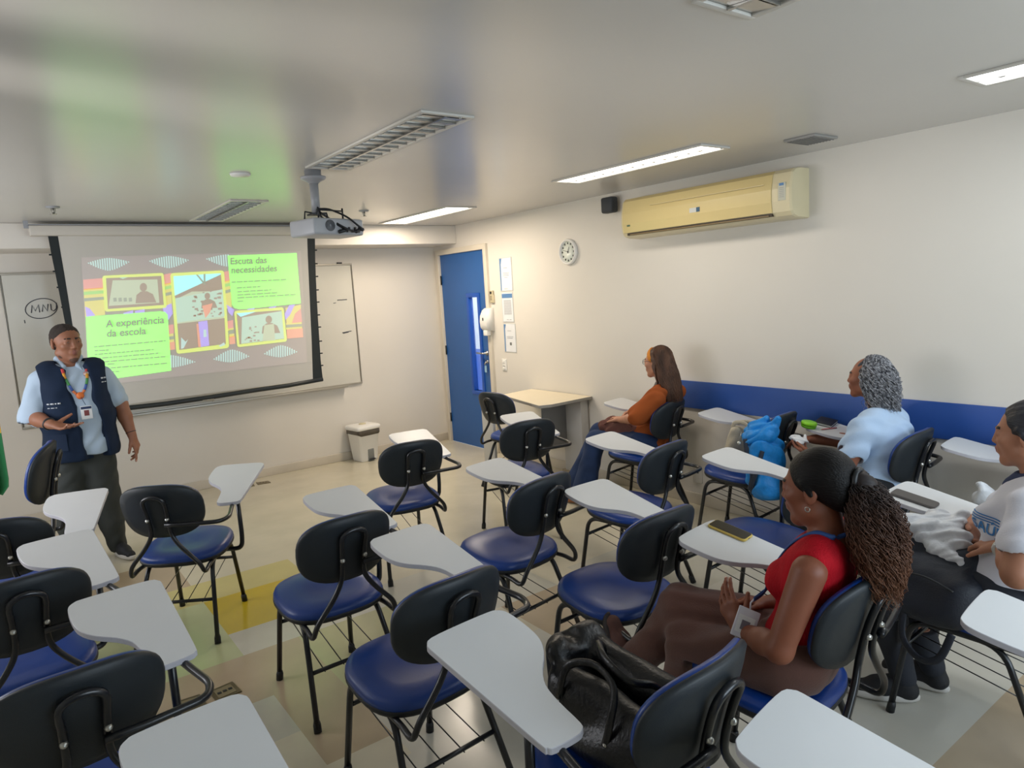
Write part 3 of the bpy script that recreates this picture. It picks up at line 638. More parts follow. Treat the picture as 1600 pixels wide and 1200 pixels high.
mb = MB(); mb.box((-.1995, -hw+.035, -hh*.28), (-.190, -hw+.085, hh*.42), 0, .002); mb.box((-.2005, -hw+.045, hh*.3), (-.198, -hw+.075, hh*.4), 1)
for i in range(6): mb.box((-.2005, -hw+.045, hh*(.2-i*.07)), (-.1985, -hw+.075, hh*(.22-i*.07)), 2)
mb.build('energy_label', [mat('label_paper', srgb(196, 194, 176), .5), M_blueink, mat('label_grey', srgb(160, 160, 160), .6)], ac)

# ------------------------------------------------------------ floor boxes
def floorbox(pts, label):
    P = [on_z(*p)[:2] for p in pts]; c = sum(P)/4
    t = empty('floor_socket', (c[0], c[1], 0)); tag(t, label, 'floor socket'); mb = MB()
    mb.prism([(p-c) for p in P], .0, .005, 0); mb.build('cover_plate', mat('brass_plate', srgb(120, 108, 84), .35, metal=.6, var=.1), t)
    mb = MB(); P2 = [(p-c)*.7 for p in P]; mb.prism(P2, .005, .0065, 0)
    mb.build('inset', mat('plate_inset', srgb(146, 134, 106), .4, metal=.4), t)
    for k in (-.25, 0, .25):
        mb = MB(); e = (P[1]-P[0])*.9; q = e*k; mb.box((q[0]-.008, q[1]-.008, .0065), (q[0]+.008, q[1]+.008, .008)); mb.build('socket_hole', M_dark, t)
floorbox([(326, 1082), (363, 1066), (378, 1081), (339, 1098)], 'brass floor socket plate with three black holes, beside the nearest left tablet')
floorbox([(272, 1099), (312, 1086), (324, 1102), (280, 1118)], 'brass floor socket plate with a worn round lid')
floorbox([(400, 754.5), (419, 752), (423, 754.5), (403, 757.5)], 'small floor socket plate near the front skirting, right one of the pair')
floorbox([(388, 757.5), (396, 756.5), (398, 759.5), (389, 761)], 'small floor socket plate near the front skirting, left one of the pair')

# ------------------------------------------------------------ pedal bin
bn = empty('pedal_bin', (2.985, 6.76, 0), math.radians(8)); tag(bn, 'white plastic pedal bin with a dark liner under its lid by the front wall', 'bin')
def rr(w, d, r=.03, n=4):
    out = []
    for (sx, sy, a0) in ((1, 1, 0), (-1, 1, 90), (-1, -1, 180), (1, -1, 270)):
        for k in range(n+1):
            a = math.radians(a0+90*k/n); out.append((sx*(w-r)+r*math.cos(a), sy*(d-r)+r*math.sin(a)))
    return out
mb = MB(); mb.rings([[(x, y, z) for x, y in rr(w, d)] for (w, d, z) in ((.095, .095, 0), (.10, .10, .02), (.125, .12, .30), (.128, .122, .302))], 0, True, True, True); mb.build('bin_body', M_white, bn)
mb = MB(); ring = rr(.134, .128, .03, 6)
mb.rings([[(x, y, .34-(.04 if k == 0 else 0)-(.055 if (k == 0) else 0)*math.sin(max(0, (x+.14)/.28)*math.pi)) for x, y in ring] for k in (0, 1)], 0, True); mb.build('bin_liner', mat('dark_bag_film', srgb(88, 80, 70), .3, var=.2, vscale=20), bn)
mb = MB(); mb.rings([[(x, y, z) for x, y in rr(w, d, .03, 6)] for (w, d, z) in ((.138, .132, .335), (.142, .136, .345), (.142, .136, .365), (.132, .126, .378), (.06, .05, .383))], 0, True); mb.lathe([(.0, .381), (.04, .383), (.036, .390), (0, .388)], 16, 1); mb.build('lid', [M_white, mat('lid_cream', srgb(206, 196, 160), .5)], bn)
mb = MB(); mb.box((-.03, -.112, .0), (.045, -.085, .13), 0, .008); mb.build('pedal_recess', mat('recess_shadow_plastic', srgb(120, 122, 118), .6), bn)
mb = MB(); mb.box((-.025, -.135, .018), (.04, -.10, .028), 0, .003); mb.build('pedal', M_dark, bn)

# ------------------------------------------------------------ teacher's desk by the door
dA = np.array([3.72, 5.22]); dB = np.array([3.55, 4.44]); 
DT = .725
desk = empty('corner_desk', (XR-.4, 4.85, 0)); tag(desk, 'pale wooden desk with a grey modesty panel against the right wall by the door', 'desk')
P = [on_z(783, 617, DT)[:2], on_z(842, 634, DT)[:2], on_z(862, 632, DT)[:2], on_z(937, 617, DT)[:2]]
P = [np.minimum(p, [XR-.005, 9]) for p in P]; P.append(np.array([XR-.005, P[0][1]+.05])); 
dc = np.array([XR-.4, 4.85])
mb = MB(); mb.prism([p-dc for p in P], DT-.025, DT, 0, .003, mi_side=1); mb.build('desk_top', [mat('maple_laminate', srgb(226, 214, 188), .4, var=.03, vscale=9, stretch=(1, 8, 1)), mat('grey_edge', srgb(150, 146, 138), .5)], desk)
q1 = P[1]-dc+np.array([.10, .12]); 
lp = on_z(908, 735, 0.)[:2]-dc
mb = MB(); mb.box((.30, -.38, 0), (.385, -.14, DT-.025), 0, .004); mb.build('side_panel', mat('pale_grey_panel', srgb(196, 194, 190), .5), desk)
mb = MB(); mb.box((q1[0]+.12, -.18, .28), (.33, -.155, DT-.025), 0, .002); mb.build('modesty_panel', mat('mid_grey_panel', srgb(128, 128, 128), .5, var=.03), desk)
mb = MB(); mb.box((q1[0]-.0, -.30, .0), (q1[0]+.05, -.12, DT-.025), 0, .004) if False else mb.box((-.20, .25, 0), (-.17, .42, DT-.025), 0, .004); mb.build('side_panel', mat('pale_grey_panel', srgb(196, 194, 190), .5), desk)
M_ft = mat('foot_beige', srgb(160, 146, 124), .5)
mb = MB(); mb.box((-.205, .1, .0), (-.165, .42, .05), 0, .006); mb.build('foot', M_ft, desk); mb = MB(); mb.box((.29, -.42, 0), (.39, -.10, .045), 0, .006); mb.build('foot', M_ft, desk)

# ------------------------------------------------------------ flag at the left edge, with its pole just outside the photo
fg = empty('flag', (-.2, 6.2, 0)); tag(fg, 'hanging green flag with yellow at the left edge of the photo', 'flag')
mb = MB(); mb.tube([(0, 0, .02), (0, 0, 2.0)], .014, 10); mb.lathe([(0, 2.0), (.02, 2.0), (.025, 2.03), (0, 2.09)], 12); mb.build('pole', mat('wood_pole', srgb(96, 66, 40), .4), fg)
mb = MB(); mb.lathe([(0, 0), (.16, 0), (.16, .02), (.05, .05), (0, .06)], 24); mb.build('base', M_dark, fg)
tip = on_y(10, 778, 6.2); a1 = on_y(2, 690, 6.2)
def flagcol(z, lo, hi): return 0
vs = []; fs = []; nz = 26; nxn = 24
xr = lambda z: (.165 if z > .55 else .165-(.55-z)*.0)+0.0
for j in range(nz):
    z = .43+(1.85-.43)*j/(nz-1)
    wdt = .085+.075*min(1, (1.85-z)/.7)-.05*max(0, (.52-z)/.09)**2
    for i in range(nxn):
        t = i/(nxn-1); x = .0+wdt*t*(1 if True else 1); y = .03*math.sin(t*9+z*1.5)*(.3+t)
        vs.append((x, y, z+(.07*(1-t)**2 if j == 0 else 0)))
for j in range(nz-1):
    for i in range(nxn-1): fs.append((j*nxn+i, j*nxn+i+1, (j+1)*nxn+i+1, (j+1)*nxn+i))
mb = MB(); mb.add(vs, fs); mb.m = [1 if (vs[f[0]][2] > .86-.0) and (vs[f[0]][2] < 1.35) else 0 for f in fs]
fo = mb.build('flag_cloth', [mat('flag_green', srgb(36, 112, 66), .7), mat('flag_yellow', srgb(206, 172, 50), .7)], fg)
so = fo.modifiers.new('thick', 'SOLIDIFY'); so.thickness = .003
# ------------------------------------------------------------ tablet-arm chairs
TZ, TS = .691, .202      # writing tablet: height at y = 0 and slope
def tz(y): return TZ+TS*y
def sup(w, d, n, cx=0, cy=0, e=2.6, taper=0.0):
    out = []
    for k in range(n):
        a = 2*math.pi*k/n; c, s = math.cos(a), math.sin(a)
        x = math.copysign(abs(c)**(2/e), c)*w; y = math.copysign(abs(s)**(2/e), s)*d
        x *= 1+taper*(y/d); out.append((cx+x, cy+y))
    return out
TAB = [(.325, .385), (.30, .402), (.20, .405), (.10, .402), (.075, .395), (.057, .375), (.052, .33), (.056, .26), (.070, .215), (.10, .175), (.145, .135), (.178, .09), (.192, .03), (.200, -.045), (.212, -.062), (.235, -.068), (.30, -.062), (.316, -.052), (.322, -.03), (.326, .15), (.330, .34), (.330, .372)]
def chair_proto(mirror=False, plain=False):
    t = empty('classroom_chair' if plain else 'tablet_arm_chair'); sg = -1 if mirror else 1
    m = lambda p: (p[0]*sg, p[1], p[2])
    # seat
    n = 40; o = sup(.216, .214, n, 0, .030, 2.8, -.05)
    def ring(sc_, z): return [(x*sc_, .035+(y-.035)*sc_, z+.012*(y-.035)/.2) for x, y in o]
    mb = MB(); mb.rings([ring(.985, .424), ring(1.0, .430), ring(1.0, .442), ring(.97, .455), ring(.88, .464), ring(.6, .469), ring(.2, .467)]); mb.build('seat', M_vinyl, t)
    mb = MB(); mb.rings([ring(.90, .402), ring(.985, .408), ring(1.008, .418), ring(1.008, .428), ring(.98, .431)]); mb.build('seat_shell', M_rim, t)
    # backrest, slightly curved and leaning back
    def bk(u, v, d):    # u across, v up, d backwards
        ang = math.radians(15); y0 = -.225-.30*0-.0; cur = .055*(u/.2)**2
        zz = v; return (u, -.252-d*math.cos(ang)-zz*math.sin(ang)+cur, .710+zz*math.cos(ang)-d*math.sin(ang))
    o2 = sup(.197, .143, 44, 0, 0, 2.7, .04)
    def r2(s, d): return [bk(x*s, y*s, d) for x, y in o2]
    mb = MB(); mb.rings([r2(.99, .004), r2(1.0, -.004), r2(.97, -.016), r2(.85, -.024), r2(.5, -.028), r2(.1, -.029)]); mb.build('backrest', M_vinyl, t)
    mb = MB(); mb.rings([r2(.985, -.002), r2(1.014, .002), r2(1.016, .010), r2(.985, .018), r2(.8, .0215), r2(.4, .023), r2(.1, .023)]); mb.build('back_shell', M_shell, t)
    # back frame: hairpin tube
    hp = [(-.165, -.06, .392), (-.175, -.17, .392), (-.178, -.240, .385), (-.160, -.262, .44), (-.085, -.265, .53), (-.048, -.264, .60), (-.047, -.285, .70), (-.047, -.310, .775), (0, -.318, .798), (.047, -.310, .775), (.047, -.285, .70), (.048, -.264, .60), (.085, -.265, .53), (.160, -.262, .44), (.178, -.240, .385), (.175, -.17, .392), (.165, -.06, .392)]
    mb = MB(); mb.tube(spline(hp, 5), .0105, 8); mb.build('back_frame', M_black, t)
    for s in (-1, 1):
        mb = MB(); mb.lathe([(0, .012), (.006, .012), (.010, .004), (.010, 0), (0, 0)], 10, 0, Matrix.Translation((s*.047, -.285, .676)) @ Matrix.Rotation(math.pi/2, 4, 'X')); mb.build('bolt', M_steel, t)
    # legs
    for (fx, fy, tx, ty, mx, my) in ((-.176, .253, -.158, .19, -.158, .05), (.176, .253, .158, .19, .158, .05), (-.200, -.248, -.160, -.10, -.158, .05), (.200, -.248, .160, -.10, .158, .05)):
        pts = fillet([(fx, fy, .012), (tx, ty, .388), (mx, my, .390)], .07, 6)
        mb = MB(); mb.tube(pts, .0118, 8); lg = mb.build('leg', M_black, t)
        d = (np.array(pts[1])-np.array(pts[0])); d /= np.linalg.norm(d); p0 = np.array([fx, fy, 0.])
        mb = MB(); mb.tube([p0, p0+d*.03, p0+d*.045], [.0155, .0155, .012], 10); mb.build('rubber_foot', M_rim, lg)
    # book rack under the seat
    def legpt(fx, fy, tx, ty, z): k = z/.388; return (fx+(tx-fx)*k, fy+(ty-fy)*k, z)
    fl_, fr_ = legpt(-.176, .253, -.158, .19, .285), legpt(.176, .253, .158, .19, .285)
    bl_, br_ = legpt(-.200, -.248, -.160, -.10, .205), legpt(.200, -.248, .160, -.10, .205)
    mb = MB(); mb.tube([fl_, fr_], .0088, 7); mb.tube([bl_, br_], .0088, 7)
    for k in range(4):
        a = (k+.7)/4.4; p = [np.array(fl_)*(1-a)+np.array(fr_)*a, np.array(bl_)*(1-a)+np.array(br_)*a]; mb.tube([p[0]+[0, .006, -.006], p[1]+[0, -.012, -.006]], .0024, 5)
    mb.build('book_rack', M_black, t)
    if plain: return t
    # tablet, its arm tube and its post
    poly2 = [(x*sg, y) for x, y in TAB]
    if mirror: poly2 = poly2[::-1]
    M_ = Matrix.Translation((0, 0, TZ)) @ Matrix(((1, 0, 0, 0), (0, 1, 0, 0), (0, TS, 1, 0), (0, 0, 0, 1)))
    sp = [tuple(p) for p in spline(poly2, 3, True)]
    mb = MB(); mb.prism(sp, -.017, 0, 0, .0015, M_, 1); mb.build('writing_tablet', [M_lam, M_lamedge], t)
    arm = fillet([m((.035, -.292, .650)), m((.12, -.285, .645)), m((.285, -.262, .640)), m((.312, -.20, .642)), m((.272, -.02, tz(-.02)-.024)), m((.262, .22, tz(.22)-.026))], .06, 6)
    mb = MB(); mb.tube(arm, .0112, 8); mb.build('tablet_arm', M_black, t)
    post = fillet([m((.268, .06, tz(.06)-.024)), m((.27, .065, .45)), m((.262, .065, .382)), m((.165, .065, .382))], .05, 6)
    mb = MB(); mb.tube(post, .0125, 8); mb.build('tablet_post', M_black, t)
    return t
proto = chair_proto(False); protoM = chair_proto(True); protoP = chair_proto(False, True)
used = {}
def chair(x, y, deg, label, mirror=False, group='tablet-arm classroom chairs', plain=False):
    src = protoP if plain else protoM if mirror else proto
    o = src if src.name not in used else copy_tree(src); used[src.name] = 1
    o.location = (x, y, 0); o.rotation_euler = (0, 0, math.radians(deg)); tag(o, label, 'chair', group)
    return o
CH = {
 'c1': (.684, 3.936, -33.4, 'tablet chair turned to the right, standing on the yellow and green floor tiles'),
 'c2': (1.023, 2.81, 1.0, 'blue and black tablet chair just right of the yellow floor tile'),
 'c3': (1.007, 2.006, 3.5, 'foreground tablet chair in the middle, its back half hidden by the left-handed tablet'),
 'c4': (1.92, 3.834, -8.7, 'empty tablet chair in front of the white pedal bin'),
 'c5': (2.763, 3.771, -12.5, 'empty tablet chair in front of the desk by the blue door'),
 'c6': (1.886, 2.654, 7.3, 'empty tablet chair between the chair by the desk and the foreground middle chair'),
 'c7': (1.912, 1.954, .3, 'empty tablet chair directly in front of the woman in red'),
 'c8': (2.737, 2.663, 6.0, 'empty tablet chair directly behind the woman in orange'),
 'c9': (1.171, 1.204, 4.9, 'left-handed tablet chair holding the black leather handbag'),
 'c11': (3.755, 2.645, 5.2, 'tablet chair with the blue backpack, against the blue wall panel'),
 'c12': (2.813, 1.878, 3.9, 'empty tablet chair half hidden behind the head of the woman in red'),
 'c13': (1.839, 1.195, 7.0, 'tablet chair on which the woman in the red top sits'),
 'c14': (3.742, 1.86, 2.5, 'tablet chair on which the woman with grey curls sits'),
 'c15': (3.735, 3.505, 10.0, 'tablet chair on which the woman in orange sits'),
 'c16': (2.751, .938, 2.4, 'tablet chair on which the woman in the white T-shirt sits'),
 'c17': (3.735, 1.105, 6.0, 'tablet chair by the blue panel at the right edge of the photo, mostly hidden'),
 'c18': (1.865, .304, 5.1, 'tablet chair at the right edge of which only the white tablet shows'),
 'c19': (1.057, .386, 8.7, 'chair at the bottom edge showing only a white tablet beside the left-handed chair'),
 'c20': (-.03, 3.909, -15.1, 'farthest chair of the left row with its back to the camera'),
 'c21': (-.051, 3.023, 5.7, 'middle chair of the left row, its tablet overlapping the chair before it'),
 'c22': (.044, 2.191, 2.9, 'nearest whole chair of the left row with a large black back'),
 'c23': (.064, 1.252, 2.8, 'chair at the bottom left of which only the white tablet shows'),
 'c24': (-.125, 4.95, 78, 'chair beside the standing man, turned side-on with its blue front to the left'),
 'c10': (3.53, 4.80, -80, 'chair between the blue door and the desk, turned side-on'),
}
for k, (x, y, d, lb) in CH.items(): chair(x, y, d, lb, k == 'c9', 'tablet-arm classroom chairs' if k not in ('c24', 'c10') else 'classroom chairs without a tablet', k in ('c24', 'c10'))

for o in [o for o in bpy.data.objects if o.get('label') == CH['c24'][3]]:
    o.scale = (1.15, 1.15, 1.0)
    for c_ in o.children:      # this older chair has a taller back
        if c_.name.split('.')[0] in ('backrest', 'back_shell', 'back_frame', 'bolt'): c_.scale = (1, 1, 1.25); c_.location[2] = -.10
# ------------------------------------------------------------ smooth solid modelling for bodies, clothes and bags
def V3(*a): return np.array(a[0] if len(a) == 1 else a, float)
def rotm(yaw=0, pitch=0, roll=0):
    """yaw about Z (+ = to the left), pitch about X (+ = up), roll about Y; degrees"""
    a, b, c = map(math.radians, (yaw, pitch, roll))
    Rz = np.array([[math.cos(a), -math.sin(a), 0], [math.sin(a), math.cos(a), 0], [0, 0, 1]])
    Rx = np.array([[1, 0, 0], [0, math.cos(b), -math.sin(b)], [0, math.sin(b), math.cos(b)]])
    Ry = np.array([[math.cos(c), 0, math.sin(c)], [0, 1, 0], [-math.sin(c), 0, math.cos(c)]])
    return Rz @ Rx @ Ry
def cap(a, b, ra, rb=None, k=.02, m=0, fl=None, op='u'):
    return dict(t='c', a=V3(a), b=V3(b), ra=ra, rb=ra if rb is None else rb, k=k, m=m, fl=fl, op=op)
def ell(c, r, k=.02, m=0, R=None, op='u'):
    r = (r, r, r) if not hasattr(r, '__len__') else r
    return dict(t='e', c=V3(c), r=V3(r), k=k, m=m, R=R, op=op)
def cut(p, n, k=.004, box=None): return dict(t='p', p=V3(p), n=V3(n)/np.linalg.norm(n), k=k, op='i', m=255, box=box)
def chain(pts, rs, k=.02, m=0, fl=None): return [cap(pts[i], pts[i+1], rs[i], rs[i+1], k, m, fl) for i in range(len(pts)-1)]
def inflate(prims, d, m=None):
    out = []
    for p in prims:
        q = dict(p)
        if q['t'] == 'c': q['ra'] = q['ra']+d; q['rb'] = q['rb']+d
        elif q['t'] == 'e': q['r'] = q['r']+d
        if m is not None: q['m'] = m
        out.append(q)
    return out
def xf(prims, o, R, s=1.0):
    """put head- or hand-local pieces in place"""
    out = []
    for p in prims:
        q = dict(p)
        if q['t'] == 'c':
            q['a'] = o+R @ (q['a']*s); q['b'] = o+R @ (q['b']*s); q['ra'] *= s; q['rb'] *= s; q['k'] *= s
            if q['fl'] is not None: q['fl'] = (R @ V3(q['fl'][0]), q['fl'][1])
        elif q['t'] == 'e':
            q['c'] = o+R @ (q['c']*s); q['r'] = q['r']*s; q['k'] *= s; q['R'] = R if q['R'] is None else R @ q['R']
        else: q['p'] = o+R @ (q['p']*s); q['n'] = R @ q['n']
        out.append(q)
    return out
def solid(prims, res, noise=None):
    lo = np.full(3, 1e9); hi = -lo
    for p in prims:
        if p['op'] != 'u': continue
        if p['t'] == 'c':
            r = max(p['ra'], p['rb']); lo = np.minimum(lo, np.minimum(p['a'], p['b'])-r); hi = np.maximum(hi, np.maximum(p['a'], p['b'])+r)
        else: r = max(p['r']); lo = np.minimum(lo, p['c']-r); hi = np.maximum(hi, p['c']+r)
    lo -= res*4+.01; hi += res*4+.01
    n = np.ceil((hi-lo)/res).astype(int)+1
    D = np.full(n, .5, np.float32); Mt = np.zeros(n, np.uint8)
    ax = [lo[i]+res*np.arange(n[i]) for i in range(3)]
    for p in prims:
        if p['t'] == 'c':
            r = max(p['ra'], p['rb']); a_ = np.minimum(p['a'], p['b'])-r; b_ = np.maximum(p['a'], p['b'])+r
        elif p['t'] == 'e': r = max(p['r']); a_ = p['c']-r; b_ = p['c']+r
        else:
            a_, b_ = (lo, hi) if p['box'] is None else (V3(p['box'][0]), V3(p['box'][1]))
        pad = p['k']*1.3+res*3 if p['t'] != 'p' else 0
        i0 = np.clip(np.floor((a_-pad-lo)/res).astype(int), 0, n); i1 = np.clip(np.ceil((b_+pad-lo)/res).astype(int)+1, 0, n)
        if np.any(i1 <= i0): continue
        sl = tuple(slice(i0[i], i1[i]) for i in range(3))
        X = ax[0][sl[0]][:, None, None].astype(np.float32); Y = ax[1][sl[1]][None, :, None].astype(np.float32); Z = ax[2][sl[2]][None, None, :].astype(np.float32)
        if p['t'] == 'c':
            a, b = p['a'].copy(), p['b'].copy(); ab = b-a
            qx, qy, qz = X-a[0], Y-a[1], Z-a[2]
            if p['fl'] is not None:
                e = V3(p['fl'][0]); e = e/np.linalg.norm(e); s = p['fl'][1]-1
                dt = (qx*e[0]+qy*e[1]+qz*e[2])*s
                qx, qy, qz = qx+dt*e[0], qy+dt*e[1], qz+dt*e[2]; ab = ab+e*np.dot(ab, e)*s
            L = max(float(ab @ ab), 1e-9)
            t = np.clip((qx*ab[0]+qy*ab[1]+qz*ab[2])/L, 0, 1)
            dn = np.sqrt((qx-t*ab[0])**2+(qy-t*ab[1])**2+(qz-t*ab[2])**2)-(p['ra']+(p['rb']-p['ra'])*t)
        elif p['t'] == 'e':
            qx, qy, qz = X-p['c'][0], Y-p['c'][1], Z-p['c'][2]
            if p['R'] is not None:
                R = p['R']; qx, qy, qz = (qx*R[0, 0]+qy*R[1, 0]+qz*R[2, 0], qx*R[0, 1]+qy*R[1, 1]+qz*R[2, 1], qx*R[0, 2]+qy*R[1, 2]+qz*R[2, 2])
            r = p['r']; k0 = np.sqrt((qx/r[0])**2+(qy/r[1])**2+(qz/r[2])**2); k1 = np.sqrt((qx/r[0]**2)**2+(qy/r[1]**2)**2+(qz/r[2]**2)**2)+1e-6
            dn = k0*(k0-1)/k1
        else: dn = (X-p['p'][0])*p['n'][0]+(Y-p['p'][1])*p['n'][1]+(Z-p['p'][2])*p['n'][2]
        old = D[sl]; k = max(p['k'], 1e-4)
        if p['op'] == 'u':
            h = np.clip(.5+.5*(old-dn)/k, 0, 1); Mt[sl] = np.where(dn < old, np.uint8(p['m']), Mt[sl]); D[sl] = old*(1-h)+dn*h-k*h*(1-h)
        elif p['op'] == 's':
            h = np.clip(.5-.5*(old+dn)/k, 0, 1); D[sl] = old*(1-h)-dn*h+k*h*(1-h)
        elif p['op'] == 'paint': Mt[sl] = np.where((dn < 0) & (old > -.02), np.uint8(p['m']), Mt[sl])
        else:
            h = np.clip(.5-.5*(old-dn)/k, 0, 1); D[sl] = old*(1-h)+dn*h+k*h*(1-h)
    if noise is not None:
        for (amp, fx, fy, fz, ph) in noise:
            D += (amp*np.sin(fx*ax[0][:, None, None]+fy*ax[1][None, :, None]+fz*ax[2][None, None, :]+ph+1.5*np.sin(.37*fz*ax[0][:, None, None]+.5*fx*ax[2][None, None, :]))).astype(np.float32)
    # surface nets
    s = D < 0; cnt = np.zeros(tuple(n-1), np.uint8)
    for dx in (0, 1):
        for dy in (0, 1):
            for dz in (0, 1): cnt += s[dx:n[0]-1+dx, dy:n[1]-1+dy, dz:n[2]-1+dz]
    idx = np.argwhere((cnt > 0) & (cnt < 8)); N = len(idx)
    pos = np.zeros((N, 3)); c = np.zeros(N)
    corners = [(0, 0, 0), (1, 0, 0), (0, 1, 0), (1, 1, 0), (0, 0, 1), (1, 0, 1), (0, 1, 1), (1, 1, 1)]
    val = [D[idx[:, 0]+a, idx[:, 1]+b, idx[:, 2]+g] for a, b, g in corners]
    for i in range(8):
        for j in range(i+1, 8):
            df = [corners[j][q]-corners[i][q] for q in range(3)]
            if sum(abs(x) for x in df) != 1: continue
            m = (val[i] < 0) != (val[j] < 0); t = np.where(m, val[i]/(val[i]-val[j]+1e-12), 0)
            for q in range(3): pos[:, q] += np.where(m, corners[i][q]+t*df[q], 0)
            c += m
    pos = pos/c[:, None]+idx
    vm = Mt[idx[:, 0], idx[:, 1], idx[:, 2]]
    gid = np.full(tuple(n-1), -1, np.int32); gid[idx[:, 0], idx[:, 1], idx[:, 2]] = np.arange(N)
    F = []
    for a in range(3):
        b, g = (a+1) % 3, (a+2) % 3
        sa = [slice(None)]*3; sb = [slice(None)]*3; sa[a] = slice(0, -1); sb[a] = slice(1, None)
        e = np.argwhere(s[tuple(sa)] != s[tuple(sb)]); e = e[(e[:, b] > 0) & (e[:, g] > 0) & (e[:, b] < n[b]-1) & (e[:, g] < n[g]-1)]
        ins = s[e[:, 0], e[:, 1], e[:, 2]]
        def q(ob, og):
            w_ = e.copy(); w_[:, b] -= ob; w_[:, g] -= og; return gid[w_[:, 0], w_[:, 1], w_[:, 2]]
        f = np.stack([q(1, 1), q(0, 1), q(0, 0), q(1, 0)], 1); f[~ins] = f[~ins][:, ::-1]; F.append(f)
    F = np.concatenate(F); F = F[(F >= 0).all(1)]
    P = lo+pos*res
    for _ in range(2):   # light smoothing
        acc = np.zeros_like(P); ct = np.zeros(N)
        for i in range(4):
            j = (i+1) % 4
            for q_ in range(3):
                acc[:, q_] += np.bincount(F[:, i], P[F[:, j], q_], N)+np.bincount(F[:, j], P[F[:, i], q_], N)
            ct += np.bincount(F[:, i], minlength=N)+np.bincount(F[:, j], minlength=N)
        P = P*.5+.5*acc/np.maximum(ct, 1)[:, None]
    return P, F, vm
def sdf_obj(name, prims, res, mats, parent=None, noise=None):
    P, F, vm = solid(prims, res, noise)
    me = bpy.data.meshes.new(name); me.vertices.add(len(P)); me.vertices.foreach_set('co', P.astype(np.float32).ravel())
    me.loops.add(len(F)*4); me.loops.foreach_set('vertex_index', F.astype(np.int32).ravel())
    me.polygons.add(len(F)); me.polygons.foreach_set('loop_start', np.arange(0, len(F)*4, 4, dtype=np.int32))
    try: me.polygons.foreach_set('loop_total', np.full(len(F), 4, np.int32))
    except Exception: pass
    if not isinstance(mats, (list, tuple)): mats = [mats]
    for m in mats: me.materials.append(m)
    mi = np.minimum(np.max(vm[F], 1), len(mats)-1) if len(mats) > 1 else np.zeros(len(F), int)
    me.polygons.foreach_set('material_index', mi.astype(np.int32)); me.polygons.foreach_set('use_smooth', np.ones(len(F), bool))
    me.update(calc_edges=True); me.validate()
    o = bpy.data.objects.new(name, me); C.objects.link(o)
    if parent is not None: o.parent = parent
    return o
def drape(mb_vs, target, d, off=.002, back=.14):
    """lay points onto a mesh (or the outermost of several) along direction d"""
    from mathutils.bvhtree import BVHTree
    ts = target if isinstance(target, (list, tuple)) else [target]
    bvs = [BVHTree.FromPolygons([v.co[:] for v in t.data.vertices], [p.vertices[:] for p in t.data.polygons]) for t in ts]
    out = []; d = Vector(d).normalized()
    for v in mb_vs:
        hits = [b.ray_cast(Vector(v)-d*back, d, .6) for b in bvs]; hits = [h for h in hits if h[0] is not None]
        hit = min(hits, key=lambda h: h[3]) if hits else (None,)
        if hit[0] is not None: out.append(tuple(hit[0]-d*off))
        else: out.append(tuple(v))
    return out

# ---- head (faces +Y, origin between the ears), 0.225 m tall
LIP, BROW, NAIL = 1, 2, 3
def head_prims(wide=1.0, jaw=1.0):
    w_ = wide
    P = [ell((0, -.015, .035), (.072*w_, .093, .080), .01), ell((0, .030, -.025), (.058*w_, .062, .082), .03),
         cap((-.045*w_*jaw, .005, -.062), (0, .066, -.098), .019, .016, .025), cap((.045*w_*jaw, .005, -.062), (0, .066, -.098), .019, .016, .025), ell((0, .072, -.099), (.017, .014, .014), .012),
         cap((-.032, .080, .021), (.032, .080, .021), .010, .010, .016), ell((-.036*w_, .064, -.018), (.022, .02, .018), .02), ell((.036*w_, .064, -.018), (.022, .02, .018), .02),
         ell((-.031, .096, .006), (.016, .012, .011), .010, op='s'), ell((.031, .096, .006), (.016, .012, .011), .010, op='s'),
         ell((-.031, .080, .005), (.0165, .0125, .0125), .004), ell((.031, .080, .005), (.0165, .0125, .0125), .004), ell((-.031, .096, .0045), (.0125, .010, .0052), .002, op='s'), ell((.031, .096, .0045), (.0125, .010, .0052), .002, op='s'),
         cap((0, .087, .016), (0, .1005, -.024), .0075, .0100, .011), ell((-.012, .093, -.030), (.0080, .009, .0068), .007), ell((.012, .093, -.030), (.0080, .009, .0068), .007), ell((0, .1005, -.028), (.010, .009, .0075), .007),
         ell((0, .080, -.058), (.024, .018, .020), .012),
         cap((-.021, .084, -.0565), (0, .0965, -.053), .0045, .0068, .004, LIP), cap((.021, .084, -.0565), (0, .0965, -.053), .0045, .0068, .004, LIP), cap((-.018, .084, -.0625), (.018, .084, -.0625), .0045, .0045, .004, LIP), ell((0, .0925, -.0655), (.014, .007, .0062), .004, LIP),
         cap((-.020, .092, -.0598), (.020, .092, -.0598), .0012, .0012, .003, 0, op='s')]
    for s in (-1, 1):
        P += [ell((s*.074*w_, -.008, -.002), (.009, .019, .031), .006, R=rotm(s*-18)), ell((s*.083*w_, -.006, .002), (.006, .011, .019), .004, R=rotm(s*-18), op='s'), ell((s*.074*w_, -.001, -.027), (.007, .009, .010), .005)]
        P += [cap((s*.017, .092, .026), (s*.045*w_, .078, .027), .0042, .003, .003, BROW)]
    return P
